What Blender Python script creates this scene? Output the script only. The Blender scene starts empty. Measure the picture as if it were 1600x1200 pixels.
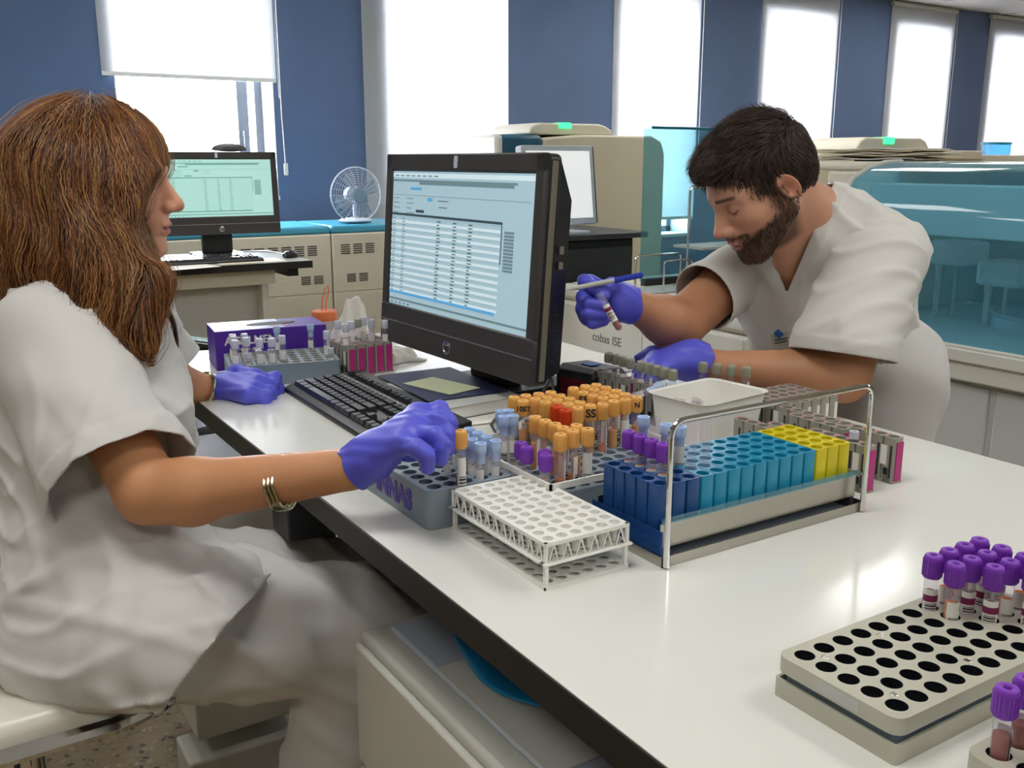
import bpy, math, random
import numpy as np
from mathutils import Vector, Matrix
PI = math.pi
SC = bpy.context.scene
COL = SC.collection
random.seed(7)
# ---------------------------------------------------------------- camera geometry (1600x1200)
F = 1500.0
TH = math.atan(350/1500)
YW = math.radians(32.3)
CH = 1.20
BT = 0.76            # bench top height
_c, _s = math.cos(TH), math.sin(TH)
def ray(px, py):
    u = (px-800)/F; v = (py-600)/F
    fw = _c-v*_s; d = _s+_c*v
    return math.cos(YW)*u+math.sin(YW)*fw, -math.sin(YW)*u+math.cos(YW)*fw, -d
def at_z(px, py, z=BT):
    X, Y, Z = ray(px, py); t = (z-CH)/Z
    return (X*t, Y*t, z)
def at_y(px, py, y):
    X, Y, Z = ray(px, py); t = y/Y
    return (X*t, y, CH+Z*t)
def at_x(px, py, x):
    X, Y, Z = ray(px, py); t = x/X
    return (x, Y*t, CH+Z*t)
def at_d(px, py, t):
    X, Y, Z = ray(px, py)
    return (X*t, Y*t, CH+Z*t)

# ---------------------------------------------------------------- materials
def srgb(h):
    if isinstance(h, str):
        h = h.lstrip('#'); h = [int(h[i:i+2], 16)/255 for i in (0, 2, 4)]
    return tuple(((c/12.92) if c <= .04045 else ((c+.055)/1.055)**2.4) for c in h)
MATS = {}
def mat(name, color='#cccccc', rough=.5, metal=0, spec=.5, noise=None, bump=None, coat=0, alpha=None,
        trans=0, ior=1.45, sss=0, emit=None, estr=1, sheen=0, attr=None):
    """procedural Principled material; noise=(scale, amount), bump=(scale, strength[, distance])"""
    m = bpy.data.materials.new(name); m.use_nodes = True
    nt = m.node_tree; b = nt.nodes['Principled BSDF']
    c = srgb(color)
    b.inputs['Base Color'].default_value = (*c, 1)
    b.inputs['Roughness'].default_value = rough
    b.inputs['Metallic'].default_value = metal
    b.inputs['IOR'].default_value = ior
    b.inputs['Specular IOR Level'].default_value = spec
    b.inputs['Coat Weight'].default_value = coat
    b.inputs['Transmission Weight'].default_value = trans
    b.inputs['Sheen Weight'].default_value = sheen
    if sss:
        b.inputs['Subsurface Weight'].default_value = sss
        b.inputs['Subsurface Radius'].default_value = (.012, .005, .003)
        b.inputs['Subsurface Scale'].default_value = 1.0
    if emit:
        b.inputs['Emission Color'].default_value = (*srgb(emit), 1)
        b.inputs['Emission Strength'].default_value = estr
    tc = nt.nodes.new('ShaderNodeTexCoord')
    src = None
    if attr:
        a = nt.nodes.new('ShaderNodeAttribute'); a.attribute_name = attr
        src = a.outputs['Color']
        nt.links.new(src, b.inputs['Base Color'])
    if noise:
        n = nt.nodes.new('ShaderNodeTexNoise'); n.inputs['Scale'].default_value = noise[0]
        n.inputs['Detail'].default_value = 5
        nt.links.new(tc.outputs['Object'], n.inputs['Vector'])
        r = nt.nodes.new('ShaderNodeMapRange')
        r.inputs['From Min'].default_value = .3; r.inputs['From Max'].default_value = .7
        r.inputs['To Min'].default_value = 1-noise[1]; r.inputs['To Max'].default_value = 1+noise[1]
        nt.links.new(n.outputs['Fac'], r.inputs['Value'])
        mx = nt.nodes.new('ShaderNodeMix'); mx.data_type = 'RGBA'; mx.blend_type = 'MULTIPLY'
        mx.inputs['Factor'].default_value = 1
        if src: nt.links.new(src, mx.inputs['A'])
        else: mx.inputs['A'].default_value = (*c, 1)
        nt.links.new(r.outputs['Result'], mx.inputs['B'])
        nt.links.new(mx.outputs['Result'], b.inputs['Base Color'])
    if bump:
        n2 = nt.nodes.new('ShaderNodeTexNoise'); n2.inputs['Scale'].default_value = bump[0]
        n2.inputs['Detail'].default_value = 4
        nt.links.new(tc.outputs['Object'], n2.inputs['Vector'])
        bp = nt.nodes.new('ShaderNodeBump'); bp.inputs['Strength'].default_value = bump[1]
        bp.inputs['Distance'].default_value = bump[2] if len(bump) > 2 else .002
        nt.links.new(n2.outputs['Fac'], bp.inputs['Height'])
        nt.links.new(bp.outputs['Normal'], b.inputs['Normal'])
    if alpha is not None:
        tr = nt.nodes.new('ShaderNodeBsdfTransparent')
        tr.inputs['Color'].default_value = (*[1-(1-x)*.35 for x in c], 1)
        ms = nt.nodes.new('ShaderNodeMixShader'); ms.inputs['Fac'].default_value = alpha
        out = nt.nodes['Material Output']
        nt.links.new(tr.outputs[0], ms.inputs[1]); nt.links.new(b.outputs[0], ms.inputs[2])
        nt.links.new(ms.outputs[0], out.inputs['Surface'])
    MATS[name] = m
    return m

def glassy(name, tint='#ffffff', fac=.12, rough=.05, body='#e8e8ee'):
    """thin clear plastic or glass: tinted transparent mixed with a glossy Fresnel layer and a little body colour"""
    m = bpy.data.materials.new(name); m.use_nodes = True
    nt = m.node_tree; nt.nodes.clear()
    out = nt.nodes.new('ShaderNodeOutputMaterial')
    tr = nt.nodes.new('ShaderNodeBsdfTransparent'); tr.inputs[0].default_value = (*srgb(tint), 1)
    gl = nt.nodes.new('ShaderNodeBsdfGlossy'); gl.inputs['Roughness'].default_value = rough
    df = nt.nodes.new('ShaderNodeBsdfDiffuse'); df.inputs[0].default_value = (*srgb(body), 1)
    m1 = nt.nodes.new('ShaderNodeMixShader'); m1.inputs[0].default_value = fac
    nt.links.new(tr.outputs[0], m1.inputs[1]); nt.links.new(df.outputs[0], m1.inputs[2])
    fr = nt.nodes.new('ShaderNodeFresnel'); fr.inputs[0].default_value = 1.45
    m2 = nt.nodes.new('ShaderNodeMixShader')
    ge = nt.nodes.new('ShaderNodeNewGeometry'); inv = nt.nodes.new('ShaderNodeMath'); inv.operation = 'SUBTRACT'; inv.inputs[0].default_value = 1
    mu = nt.nodes.new('ShaderNodeMath'); mu.operation = 'MULTIPLY'
    nt.links.new(ge.outputs['Backfacing'], inv.inputs[1]); nt.links.new(inv.outputs[0], mu.inputs[0]); nt.links.new(fr.outputs[0], mu.inputs[1])
    nt.links.new(mu.outputs[0], m2.inputs[0]); nt.links.new(m1.outputs[0], m2.inputs[1]); nt.links.new(gl.outputs[0], m2.inputs[2])
    nt.links.new(m2.outputs[0], out.inputs[0])
    MATS[name] = m
    return m

# ---------------------------------------------------------------- mesh builder
def rz(a): return Matrix.Rotation(a, 4, 'Z')
class MB:
    def __init__(s): s.v = []; s.f = []; s.m = []
    def add(s, vs, fs, mi=0, M=None):
        o = len(s.v)
        if M is not None: vs = [tuple(M @ Vector(v)) for v in vs]
        s.v += [tuple(v) for v in vs]
        s.f += [tuple(i+o for i in f) for f in fs]
        s.m += [mi]*len(fs)
        return s
    def box(s, c, d, mi=0, M=None):
        x, y, z = c; a, b, e = d[0]/2, d[1]/2, d[2]/2
        vs = [(x+i*a, y+j*b, z+k*e) for k in (-1, 1) for j in (-1, 1) for i in (-1, 1)]
        return s.add(vs, [(0,2,3,1),(4,5,7,6),(0,1,5,4),(2,6,7,3),(0,4,6,2),(1,3,7,5)], mi, M)
    def bx(s, lo, hi, mi=0, M=None):
        return s.box([(lo[i]+hi[i])/2 for i in range(3)], [hi[i]-lo[i] for i in range(3)], mi, M)
    def lathe(s, prof, n=16, c=(0, 0, 0), mi=0, M=None, cap0=True, cap1=True):
        vs = []; fs = []
        for r, z in prof:
            for k in range(n):
                a = 2*PI*k/n; vs.append((c[0]+r*math.cos(a), c[1]+r*math.sin(a), c[2]+z))
        for i in range(len(prof)-1):
            for k in range(n):
                k2 = (k+1) % n
                fs.append((i*n+k, i*n+k2, (i+1)*n+k2, (i+1)*n+k))
        if cap0: fs.append(tuple(range(n))[::-1])
        if cap1: fs.append(tuple((len(prof)-1)*n+k for k in range(n)))
        return s.add(vs, fs, mi, M)
    def cyl(s, a, b, r0, r1=None, n=16, mi=0, caps=True, M=None):
        r1 = r0 if r1 is None else r1
        a, b = Vector(a), Vector(b); d = b-a
        q = d.to_track_quat('Z', 'Y').to_matrix().to_4x4(); q = Matrix.Translation(a) @ q
        if M is not None: q = M @ q
        return s.lathe([(r0, 0), (r1, d.length)], n, (0, 0, 0), mi, q, caps, caps)
    def prism(s, poly, h0, h1, mi=0, M=None):
        n = len(poly)
        vs = [(x, y, h0) for x, y in poly]+[(x, y, h1) for x, y in poly]
        fs = [tuple(range(n))[::-1], tuple(range(n, 2*n))]+[(i, (i+1) % n, n+(i+1) % n, n+i) for i in range(n)]
        return s.add(vs, fs, mi, M)
    def tube(s, pts, r, n=8, mi=0, M=None, closed=False, caps=True):
        pts = [Vector(p) for p in pts]; N = len(pts)
        rs = r if isinstance(r, (list, tuple)) else [r]*N
        vs = []; fs = []
        up = None
        for i, p in enumerate(pts):
            if closed: t = pts[(i+1) % N]-pts[i-1]
            else: t = pts[min(i+1, N-1)]-pts[max(i-1, 0)]
            t.normalize()
            if up is None:
                up = Vector((0, 0, 1)) if abs(t.z) < .9 else Vector((1, 0, 0))
            x = up-t*up.dot(t)
            if x.length < 1e-6: x = Vector((1, 0, 0))
            x.normalize(); up = x
            y = t.cross(x)
            for k in range(n):
                a = 2*PI*k/n
                vs.append(tuple(p+(x*math.cos(a)+y*math.sin(a))*rs[i]))
        for i in range(N if closed else N-1):
            j = (i+1) % N
            for k in range(n):
                k2 = (k+1) % n
                fs.append((i*n+k, i*n+k2, j*n+k2, j*n+k))
        if not closed and caps:
            fs.append(tuple(range(n))[::-1]); fs.append(tuple((N-1)*n+k for k in range(n)))
        return s.add(vs, fs, mi, M)
    def holes(s, nx, ny, p, r, ztop, depth, margin=(0, 0), mi=0, mi_in=None, seg=16, open_bottom=False, M=None, py=None, c0=(0, 0), rb=None):
        """top sheet with nx*ny round wells; the sheet runs from c0, cells p by py, plus side margins"""
        py = py or p; mi_in = mi if mi_in is None else mi_in; rb = rb or r
        for i in range(nx):
            for j in range(ny):
                cx = c0[0]+margin[0]+p*(i+.5); cy = c0[1]+margin[1]+py*(j+.5)
                x0, x1 = cx-p/2, cx+p/2; y0, y1 = cy-py/2, cy+py/2
                if i == 0: x0 -= margin[0]
                if i == nx-1: x1 += margin[0]
                if j == 0: y0 -= margin[1]
                if j == ny-1: y1 += margin[1]
                vs = []; q = seg//4
                edge = [(x1, y0+(y1-y0)*k/q) for k in range(q)]+[(x1-(x1-x0)*k/q, y1) for k in range(q)]+[(x0, y1-(y1-y0)*k/q) for k in range(q)]+[(x0+(x1-x0)*k/q, y0) for k in range(q)]
                n = len(edge)
                vs += [(x, y, ztop) for x, y in edge]
                vs += [(cx+r*math.cos(2*PI*k/n-PI/4), cy+r*math.sin(2*PI*k/n-PI/4), ztop) for k in range(n)]
                fs = [(k, (k+1) % n, n+(k+1) % n, n+k) for k in range(n)]
                s.add(vs, fs, mi, M)
                vs = [(cx+rr*math.cos(2*PI*k/n-PI/4), cy+rr*math.sin(2*PI*k/n-PI/4), z) for z, rr in ((ztop, r), (ztop-depth, rb)) for k in range(n)]
                fs = [(k, (k+1) % n, n+(k+1) % n, n+k) for k in range(n)]
                if not open_bottom: fs.append(tuple(range(n, 2*n)))
                s.add(vs, fs, mi_in, M)
        return s
    def round_corners(s, W, D, r, x0=0, y0=0):
        out = []
        for x, y, z in s.v:
            u, v = x-x0, y-y0
            cx = r if u < r else W-r if u > W-r else None
            cy = r if v < r else D-r if v > D-r else None
            if cx is not None and cy is not None:
                l = math.hypot(u-cx, v-cy)
                if l > r: u, v = cx+(u-cx)*r/l, cy+(v-cy)*r/l
            out.append((x0+u, y0+v, z))
        s.v = out
        return s
    def wall_ring(s, W, D, r, z0, z1, t=.002, mi=0, x0=0, y0=0, top=False):
        a = rrect(W, D, r, 5, x0+W/2, y0+D/2); b = rrect(W-2*t, D-2*t, max(.001, r-t), 5, x0+W/2, y0+D/2); n = len(a)
        vs = [(x, y, z) for ring, z in ((b, z1), (a, z1), (a, z0), (b, z0), (b, z1)) for x, y in ring]
        return s.add(vs, [(i*n+j, (i+1)*n+j, (i+1)*n+(j+1) % n, i*n+(j+1) % n) for i in range(0 if top else 1, 4) for j in range(n)], mi)
    def build(s, name, mats, parent=None, loc=None, bevel=0, smooth=True, sub=0, seg=2, rotz=None, angle=35):
        me = bpy.data.meshes.new(name)
        me.from_pydata(s.v, [], s.f)
        if not isinstance(mats, (list, tuple)): mats = [mats]
        for m in mats: me.materials.append(MATS[m] if isinstance(m, str) else m)
        me.polygons.foreach_set('material_index', s.m)
        if smooth:
            me.polygons.foreach_set('use_smooth', [True]*len(s.f))
            try: me.set_sharp_from_angle(angle=math.radians(angle))
            except Exception: pass
        me.update()
        o = bpy.data.objects.new(name, me); COL.objects.link(o)
        if parent is not None: o.parent = parent
        if loc is not None: o.location = loc
        if rotz is not None: o.rotation_euler.z = rotz
        if bevel:
            md = o.modifiers.new('bevel', 'BEVEL'); md.width = bevel; md.segments = seg
            md.limit_method = 'ANGLE'; md.angle_limit = math.radians(40)
        if sub:
            md = o.modifiers.new('sub', 'SUBSURF'); md.levels = sub; md.render_levels = sub
        return o
def thing(name, label, cat, loc=(0, 0, 0), rotz=0, group=None):
    o = bpy.data.objects.new(name, None); COL.objects.link(o)
    o.empty_display_size = .05
    o.location = loc; o.rotation_euler = (0, 0, rotz)
    o['label'] = label; o['category'] = cat
    if group: o['group'] = group
    return o
def tag(o, label, cat, group=None, kind=None):
    o['label'] = label; o['category'] = cat
    if group: o['group'] = group
    if kind: o['kind'] = kind
    return o
def struct(o):
    o['kind'] = 'structure'; return o
KIDS = {}
def dup(root, loc, rotz=None, label=None, group=None, rot=None):
    r = root.copy(); COL.objects.link(r); r.location = loc
    if rotz is not None: r.rotation_euler = (0, 0, rotz)
    if rot is not None: r.rotation_euler = rot
    if label: r['label'] = label
    if group: r['group'] = group
    elif 'group' in r.keys() and group == '': del r['group']
    if root.name not in KIDS: KIDS[root.name] = [(c, list(c.children)) for c in root.children]
    for ch, gs in KIDS[root.name]:
        c = ch.copy(); COL.objects.link(c); c.parent = r
        for g in gs:
            d = g.copy(); COL.objects.link(d); d.parent = c
    return r
def text(name, body, size, M, material, parent=None, extrude=.0004, align='CENTER', bold=0.0, label=None):
    cu = bpy.data.curves.new(name, 'FONT'); cu.body = body; cu.size = size
    cu.extrude = extrude; cu.align_x = align; cu.align_y = 'CENTER'; cu.offset = bold
    cu.materials.append(MATS[material])
    o = bpy.data.objects.new(name, cu); COL.objects.link(o)
    bpy.context.view_layer.update()
    me = bpy.data.meshes.new_from_object(o); me.name = name
    bpy.data.objects.remove(o); o = bpy.data.objects.new(name, me); COL.objects.link(o)
    o.parent = parent
    o.matrix_local = M
    if label: o['label'] = label
    return o
def frame_m(origin, xdir, ydir):
    x = Vector(xdir).normalized(); y = Vector(ydir).normalized(); z = x.cross(y)
    M = Matrix((x, y, z)).transposed().to_4x4(); M.translation = Vector(origin)
    return M
def rrect(w, h, r, n=4, cx=0, cy=0):
    pts = []
    for sx, sy, a0 in ((1, 1, 0), (-1, 1, 90), (-1, -1, 180), (1, -1, 270)):
        for k in range(n+1):
            a = math.radians(a0+90*k/n)
            pts.append((cx+sx*(w/2-r)+r*math.cos(a), cy+sy*(h/2-r)+r*math.sin(a)))
    return pts

# ---------------------------------------------------------------- material list
mat('wall_blue', '#586b8c', .75, noise=(3, .05), bump=(220, .15))
mat('wall_white', '#d9d7d0', .8, noise=(2, .03))
mat('ceiling_white', '#dcdcdc', .9, noise=(300, .05))
mat('window_frame', '#8d939c', .4)
mat('bench_white', '#dfdfd8', .13, spec=.5, noise=(2, .012))
mat('black_edge', '#24211f', .45)
mat('black_plastic', '#1c1b1c', .38, bump=(900, .08, .0005))
mat('black_gloss', '#141414', .15)
mat('dark_grey', '#3a3a3c', .5)
mat('bezel', '#3d3a39', .42, bump=(900, .06, .0005))
mat('olive_trim', '#6f6a5a', .45)
mat('cream', '#ddd7c4', .5, noise=(4, .02))
mat('cream2', '#d6ceb4', .5, noise=(4, .02))
mat('offwhite', '#d6d5cb', .45, noise=(5, .02))
mat('light_grey', '#b9bab5', .5)
mat('panel_grey', '#c4c6c2', .55)
mat('steel', '#b8b4aa', .28, metal=1, bump=(40, .1))
mat('chrome', '#dcdcdc', .08, metal=1)
mat('grey_rack', '#9a978c', .45)
mat('grey_rack2', '#b4b2a2', .42, noise=(10, .02))
mat('slate_rack', '#83919b', .4)
mat('slate_in', '#6d7f8b', .35)
mat('well_black', '#1b1c20', .3)
mat('white_plastic', '#ecebe4', .35, sss=.0)
mat('blue_rack', '#1c4a86', .3)
mat('cyan_rack', '#1c8fb4', .3)
mat('yellow_rack', '#d8c81c', .35)
mat('magenta', '#b02c76', .45)
mat('pink_mark', '#c98a94', .6)
mat('purple_cap', '#7a35b0', .35)
mat('yellow_cap', '#e8ae5c', .38)
mat('red_cap', '#d0400f', .35)
mat('lightblue_cap', '#b6cef2', .35)
mat('grey_cap', '#9a9a88', .45)
mat('milky', '#c9cbd8', .35)
glassy('tube_glass', '#faf8fb', .12, .05, '#f2ecf6')
glassy('clear_plastic', '#f4f2f4', .22, .05, '#f4f2f4')
mat('blood', '#8c3220', .12, spec=.5)
mat('blood_orange', '#cc6c1c', .15)
mat('serum', '#d8922a', .12)
mat('serum_dark', '#b87020', .12)
mat('gel', '#b87c6c', .3)
mat('paper', '#e6e4dc', .7)
mat('paper_cream', '#ddd3b8', .75)
mat('ink', '#20202a', .6)
mat('ink_purple', '#4a2c9c', .45)
mat('maroon_band', '#7a2050', .5)
mat('glove', '#585ad0', .42, spec=.5, bump=(160, .25, .0008))
mat('glovebox', '#4f2a96', .4)
mat('glovebox_top', '#b8c2e6', .35)
mat('orange_plastic', '#e07a48', .35)
mat('green_plastic', '#0a7a3a', .4)
mat('blue_marker', '#1c34a8', .35)
mat('navy', '#1c2446', .5)
mat('notegreen', '#b9bd9a', .7)
mat('red_glass', '#5a0818', .2)
mat('scanner_blue', '#3868b8', .4)
glassy('cover_blue', '#cdeffa', .26, .06, '#6cc0dc')
glassy('lid_blue', '#cbecf3', .22, .10, '#96c6d4')
glassy('navy_clear', '#6a94d0', .45, .1, '#2c5ea8')
glassy('tank_blue', '#8ac8e8', .3, .15, '#9ad0ec')
mat('teal_solid', '#2a7f9a', .3)
mat('teal_dark', '#245870', .35)
mat('inner_dark', '#1c2426', .6)
mat('pink_part', '#b01858', .4)
mat('green_led', '#38e088', .4, emit='#40ff90', estr=1.6)
mat('scrub', '#cccac6', .85, sheen=.2, bump=(700, .12, .0006))
mat('scrub2', '#d0cec9', .85, sheen=.2, bump=(700, .12, .0006))
mat('trouser', '#d2d0cd', .85, sheen=.2, bump=(700, .12, .0006))
mat('bluebag', '#1f8cc4', .3)
mat('vinyl_white', '#dcd8ca', .3)
mat('fan_white', '#c8d0da', .5)
mat('screen_on', '#8fa9b3', .3, emit='#a9c4d0', estr=.55)
mat('screen_far', '#9abfb8', .3, emit='#a8d4cc', estr=.62)
mat('screen_silver', '#d0d2d0', .3, emit='#dcdede', estr=.7)
mat('scr_grey', '#6f8a92', .3, emit='#6c8890', estr=.42)
mat('scr_blue', '#5a9cc8', .3, emit='#5aa8dc', estr=.5)
mat('scr_white', '#c4d8e0', .3, emit='#c8dce4', estr=.55)
mat('scr_dark', '#40525c', .3, emit='#40525c', estr=.3)
# ================================================================ camera
cam = bpy.data.cameras.new('camera'); co = bpy.data.objects.new('camera', cam); COL.objects.link(co)
cam.sensor_width = 36; cam.lens = 36*F/1600; cam.clip_start = .02
co.location = (0, 0, CH); co.rotation_euler = (PI/2-TH, 0, -YW)
SC.camera = co
SC.view_settings.view_transform = 'Standard'; SC.view_settings.look = 'None'
SC.view_settings.exposure = 0.17; SC.view_settings.gamma = 1
SC.view_settings.use_curve_mapping = False
SC.render.film_transparent = False
SC.cycles.max_bounces = 7; SC.cycles.transparent_max_bounces = 24
SC.cycles.diffuse_bounces = 4; SC.cycles.glossy_bounces = 3; SC.cycles.transmission_bounces = 5
SC.cycles.sample_clamp_indirect = 6
SC.cycles.use_denoising = True
SC.cycles.caustics_reflective = False; SC.cycles.caustics_refractive = False

# ================================================================ daylight
w = bpy.data.worlds.new('sky'); SC.world = w; w.use_nodes = True
bg = w.node_tree.nodes['Background']; bg.inputs[0].default_value = (.86, .93, 1.0, 1); bg.inputs[1].default_value = 60

# ================================================================ room shell
RX0, RX1, RY0, RY1, RH = -2.6, 13.0, -4.6, 5.9, 2.59
fm = bpy.data.materials.new('terrazzo'); fm.use_nodes = True; MATS['terrazzo'] = fm
nt = fm.node_tree; b = nt.nodes['Principled BSDF']; b.inputs['Roughness'].default_value = .6
tc = nt.nodes.new('ShaderNodeTexCoord')
vo = nt.nodes.new('ShaderNodeTexVoronoi'); vo.inputs['Scale'].default_value = 75; vo.inputs['Randomness'].default_value = 1
nt.links.new(tc.outputs['Object'], vo.inputs['Vector'])
cr = nt.nodes.new('ShaderNodeValToRGB'); cr.color_ramp.interpolation = 'CONSTANT'
els = cr.color_ramp.elements
els[0].position = 0; els[0].color = (*srgb('#86704e'), 1)
els[1].position = .12; els[1].color = (*srgb('#3c3022'), 1)
for p, c in ((.22, '#94805c'), (.45, '#7c6848'), (.62, '#a08c68'), (.74, '#5c4a34'), (.80, '#8a7452'), (.93, '#b8a684')):
    e = els.new(p); e.color = (*srgb(c), 1)
sp = nt.nodes.new('ShaderNodeSeparateColor'); nt.links.new(vo.outputs['Color'], sp.inputs[0]); nt.links.new(sp.outputs[0], cr.inputs[0])
n = nt.nodes.new('ShaderNodeTexNoise'); n.inputs['Scale'].default_value = 18; n.inputs['Detail'].default_value = 6
nt.links.new(tc.outputs['Object'], n.inputs['Vector'])
mr = nt.nodes.new('ShaderNodeMapRange'); mr.inputs[1].default_value = .3; mr.inputs[2].default_value = .7; mr.inputs[3].default_value = .85; mr.inputs[4].default_value = 1.12
nt.links.new(n.outputs[0], mr.inputs[0])
# a binder matrix between chips
v2 = nt.nodes.new('ShaderNodeTexVoronoi'); v2.feature = 'DISTANCE_TO_EDGE'; v2.inputs['Scale'].default_value = 75
nt.links.new(tc.outputs['Object'], v2.inputs['Vector'])
lt = nt.nodes.new('ShaderNodeMapRange'); lt.inputs[1].default_value = .08; lt.inputs[2].default_value = .22
nt.links.new(v2.outputs['Distance'], lt.inputs[0])
mx0 = nt.nodes.new('ShaderNodeMix'); mx0.data_type = 'RGBA'; mx0.inputs['A'].default_value = (*srgb('#8c7856'), 1)
nt.links.new(lt.outputs[0], mx0.inputs['Factor']); nt.links.new(cr.outputs[0], mx0.inputs['B'])
mx = nt.nodes.new('ShaderNodeMix'); mx.data_type = 'RGBA'; mx.blend_type = 'MULTIPLY'; mx.inputs['Factor'].default_value = 1
nt.links.new(mx0.outputs['Result'], mx.inputs['A']); nt.links.new(mr.outputs[0], mx.inputs['B'])
nt.links.new(mx.outputs['Result'], b.inputs['Base Color'])

struct(MB().bx((RX0, RY0, -.1), (RX1, RY1, 0)).build('floor', 'terrazzo'))
c = MB().bx((RX0, RY0, RH), (RX1, RY1+.3, RH+.1))
struct(c.build('ceiling', 'ceiling_white'))
g = MB()   # ceiling tile grid (T-bars)
x = RX0
while x < RX1:
    g.bx((x-.009, RY0, RH-.004), (x+.009, RY1, RH+.002)); x += 1.2
y = RY1-.02
while y > RY0:
    g.bx((RX0, y-.009, RH-.004), (RX1, y+.009, RH+.002)); y -= .6
struct(g.build('trim_1', 'light_grey'))
struct(MB().bx((RX0-.1, RY0, 0), (RX0, RY1, RH)).build('wall_left', 'wall_white'))
struct(MB().bx((RX1, RY0, 0), (RX1+.1, RY1, RH)).build('wall_right', 'wall_white'))
struct(MB().bx((RX0, RY0-.1, 0), (RX1, RY0, RH)).build('wall_front', 'wall_white'))
# window wall: openings (x0, x1, z0, z1)
WIN = [(1.112, 2.02, .98, 2.36), (2.77, 3.70, .62, 2.40), (4.66, 5.43, .62, 2.40), (6.16, 7.0, .62, 2.40), (7.82, 8.62, .62, 2.40), (9.32, 10.1, .62, 2.40), (11.0, 11.8, .62, 2.4)]
wm = MB(); y0, y1 = RY1, RY1+.3
xs = RX0
for a, bb, z0, z1 in WIN:
    wm.bx((xs, y0, 0), (a, y1, RH)); wm.bx((a, y0, 0), (bb, y1, z0)); wm.bx((a, y0, z1), (bb, y1, RH)); xs = bb
wm.bx((xs, y0, 0), (RX1, y1, RH))
struct(wm.build('wall_back', 'wall_blue'))
mat('reveal', '#d2d4d6', .6)
for i, (a, bb, z0, z1) in enumerate(WIN):
    r = MB()
    yy = RY1+.22
    t = .05
    # reveal lining of the opening, then the aluminium frame
    r.bx((a, y0-.001, z0), (a+.006, yy, z1), 1); r.bx((bb-.006, y0-.001, z0), (bb, yy, z1), 1); r.bx((a, y0-.001, z1-.006), (bb, yy, z1), 1)
    r.bx((a, y0-.02, z0-.02), (bb, yy, z0+.004), 1)
    r.bx((a, yy, z0), (a+t, yy+.05, z1)); r.bx((bb-t, yy, z0), (bb, yy+.05, z1)); r.bx((a, yy, z1-t), (bb, yy+.05, z1)); r.bx((a, yy, z0), (bb, yy+.05, z0+t))
    wo = struct(r.build('window_%d' % (i+1), ['window_frame', 'reveal']))
    gl = MB().bx((a+t, yy+.02, z0+t), (bb-t, yy+.026, z1-t))
    gp = gl.build('glass_pane', 'tube_glass', wo)
    if i == 0:
        h = MB().bx((bb-.17, yy-.03, z0+.02), (bb-.10, yy+.02, z1-.02))
        h.box((bb-.135, yy-.04, 1.36), (.02, .03, .03)); h.box((bb-.135, yy-.045, 1.31), (.016, .014, .08))
        h.build('sash_stile', 'window_frame', wo, bevel=.003)

# roller blinds
bm_ = bpy.data.materials.new('blind_fabric'); bm_.use_nodes = True; nt = bm_.node_tree; nt.nodes.clear(); MATS['blind_fabric'] = bm_
out = nt.nodes.new('ShaderNodeOutputMaterial'); d = nt.nodes.new('ShaderNodeBsdfDiffuse'); tl = nt.nodes.new('ShaderNodeBsdfTranslucent')
d.inputs[0].default_value = (.78, .78, .76, 1); tl.inputs[0].default_value = (.9, .9, .88, 1)
ms = nt.nodes.new('ShaderNodeMixShader'); ms.inputs[0].default_value = .68
nt.links.new(d.outputs[0], ms.inputs[1]); nt.links.new(tl.outputs[0], ms.inputs[2]); nt.links.new(ms.outputs[0], out.inputs[0])
BL = [(1.045, 2.03, 1.665, 'white roller blind half lowered over the window behind the seated woman'),
      (2.60, 3.64, .75, 'wide white roller blind fully lowered above the desk fan'),
      (4.59, 5.44, .75, 'white roller blind behind the tall cream analyser column'),
      (6.10, 7.02, .75, 'white roller blind directly behind the bending man'),
      (7.72, 8.66, .75, 'white roller blind behind the green-lit sample loader at the far right'),
      (9.21, 10.2, .75, 'white roller blind at the right edge of the photo')]
for a, bb, z0, lab in BL:
    t = thing('roller_blind', lab, 'blind', ((a+bb)/2, RY1-.03, z0))
    W = bb-a; H = RH-.03-z0
    MB().bx((-W/2, -.001, 0), (W/2, .001, H)).build('blind_fabric', 'blind_fabric', t)
    MB().bx((-W/2, -.005, -.012), (W/2, .005, .012)).build('bottom_bar', 'white_plastic', t, bevel=.003)
    MB().cyl((-W/2, 0, H), (W/2, 0, H), .022, n=14).build('roller_tube', 'light_grey', t)
    if z0 > 1:
        ch = MB().tube([(W/2+.02, -.004, H), (W/2+.022, -.004, -.2), (W/2+.03, -.004, -.48)], .0035, 6)
        ch.tube([(W/2+.004, -.004, H), (W/2+.012, -.004, -.1)], .002, 6)
        cho = ch.build('chain', 'light_grey', t)
        MB().prism(rrect(.024, .075, .009), -.006, .006, M=frame_m((W/2+.032, -.004, -.52), (1, 0, 0), (0, 0, 1))).build('chain_weight', 'white_plastic', cho, bevel=.002)
    else:
        MB().tube([(W/2+.03, 0, H), (W/2+.03, 0, .2)], .003, 6).build('chain', 'light_grey', t)

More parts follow.
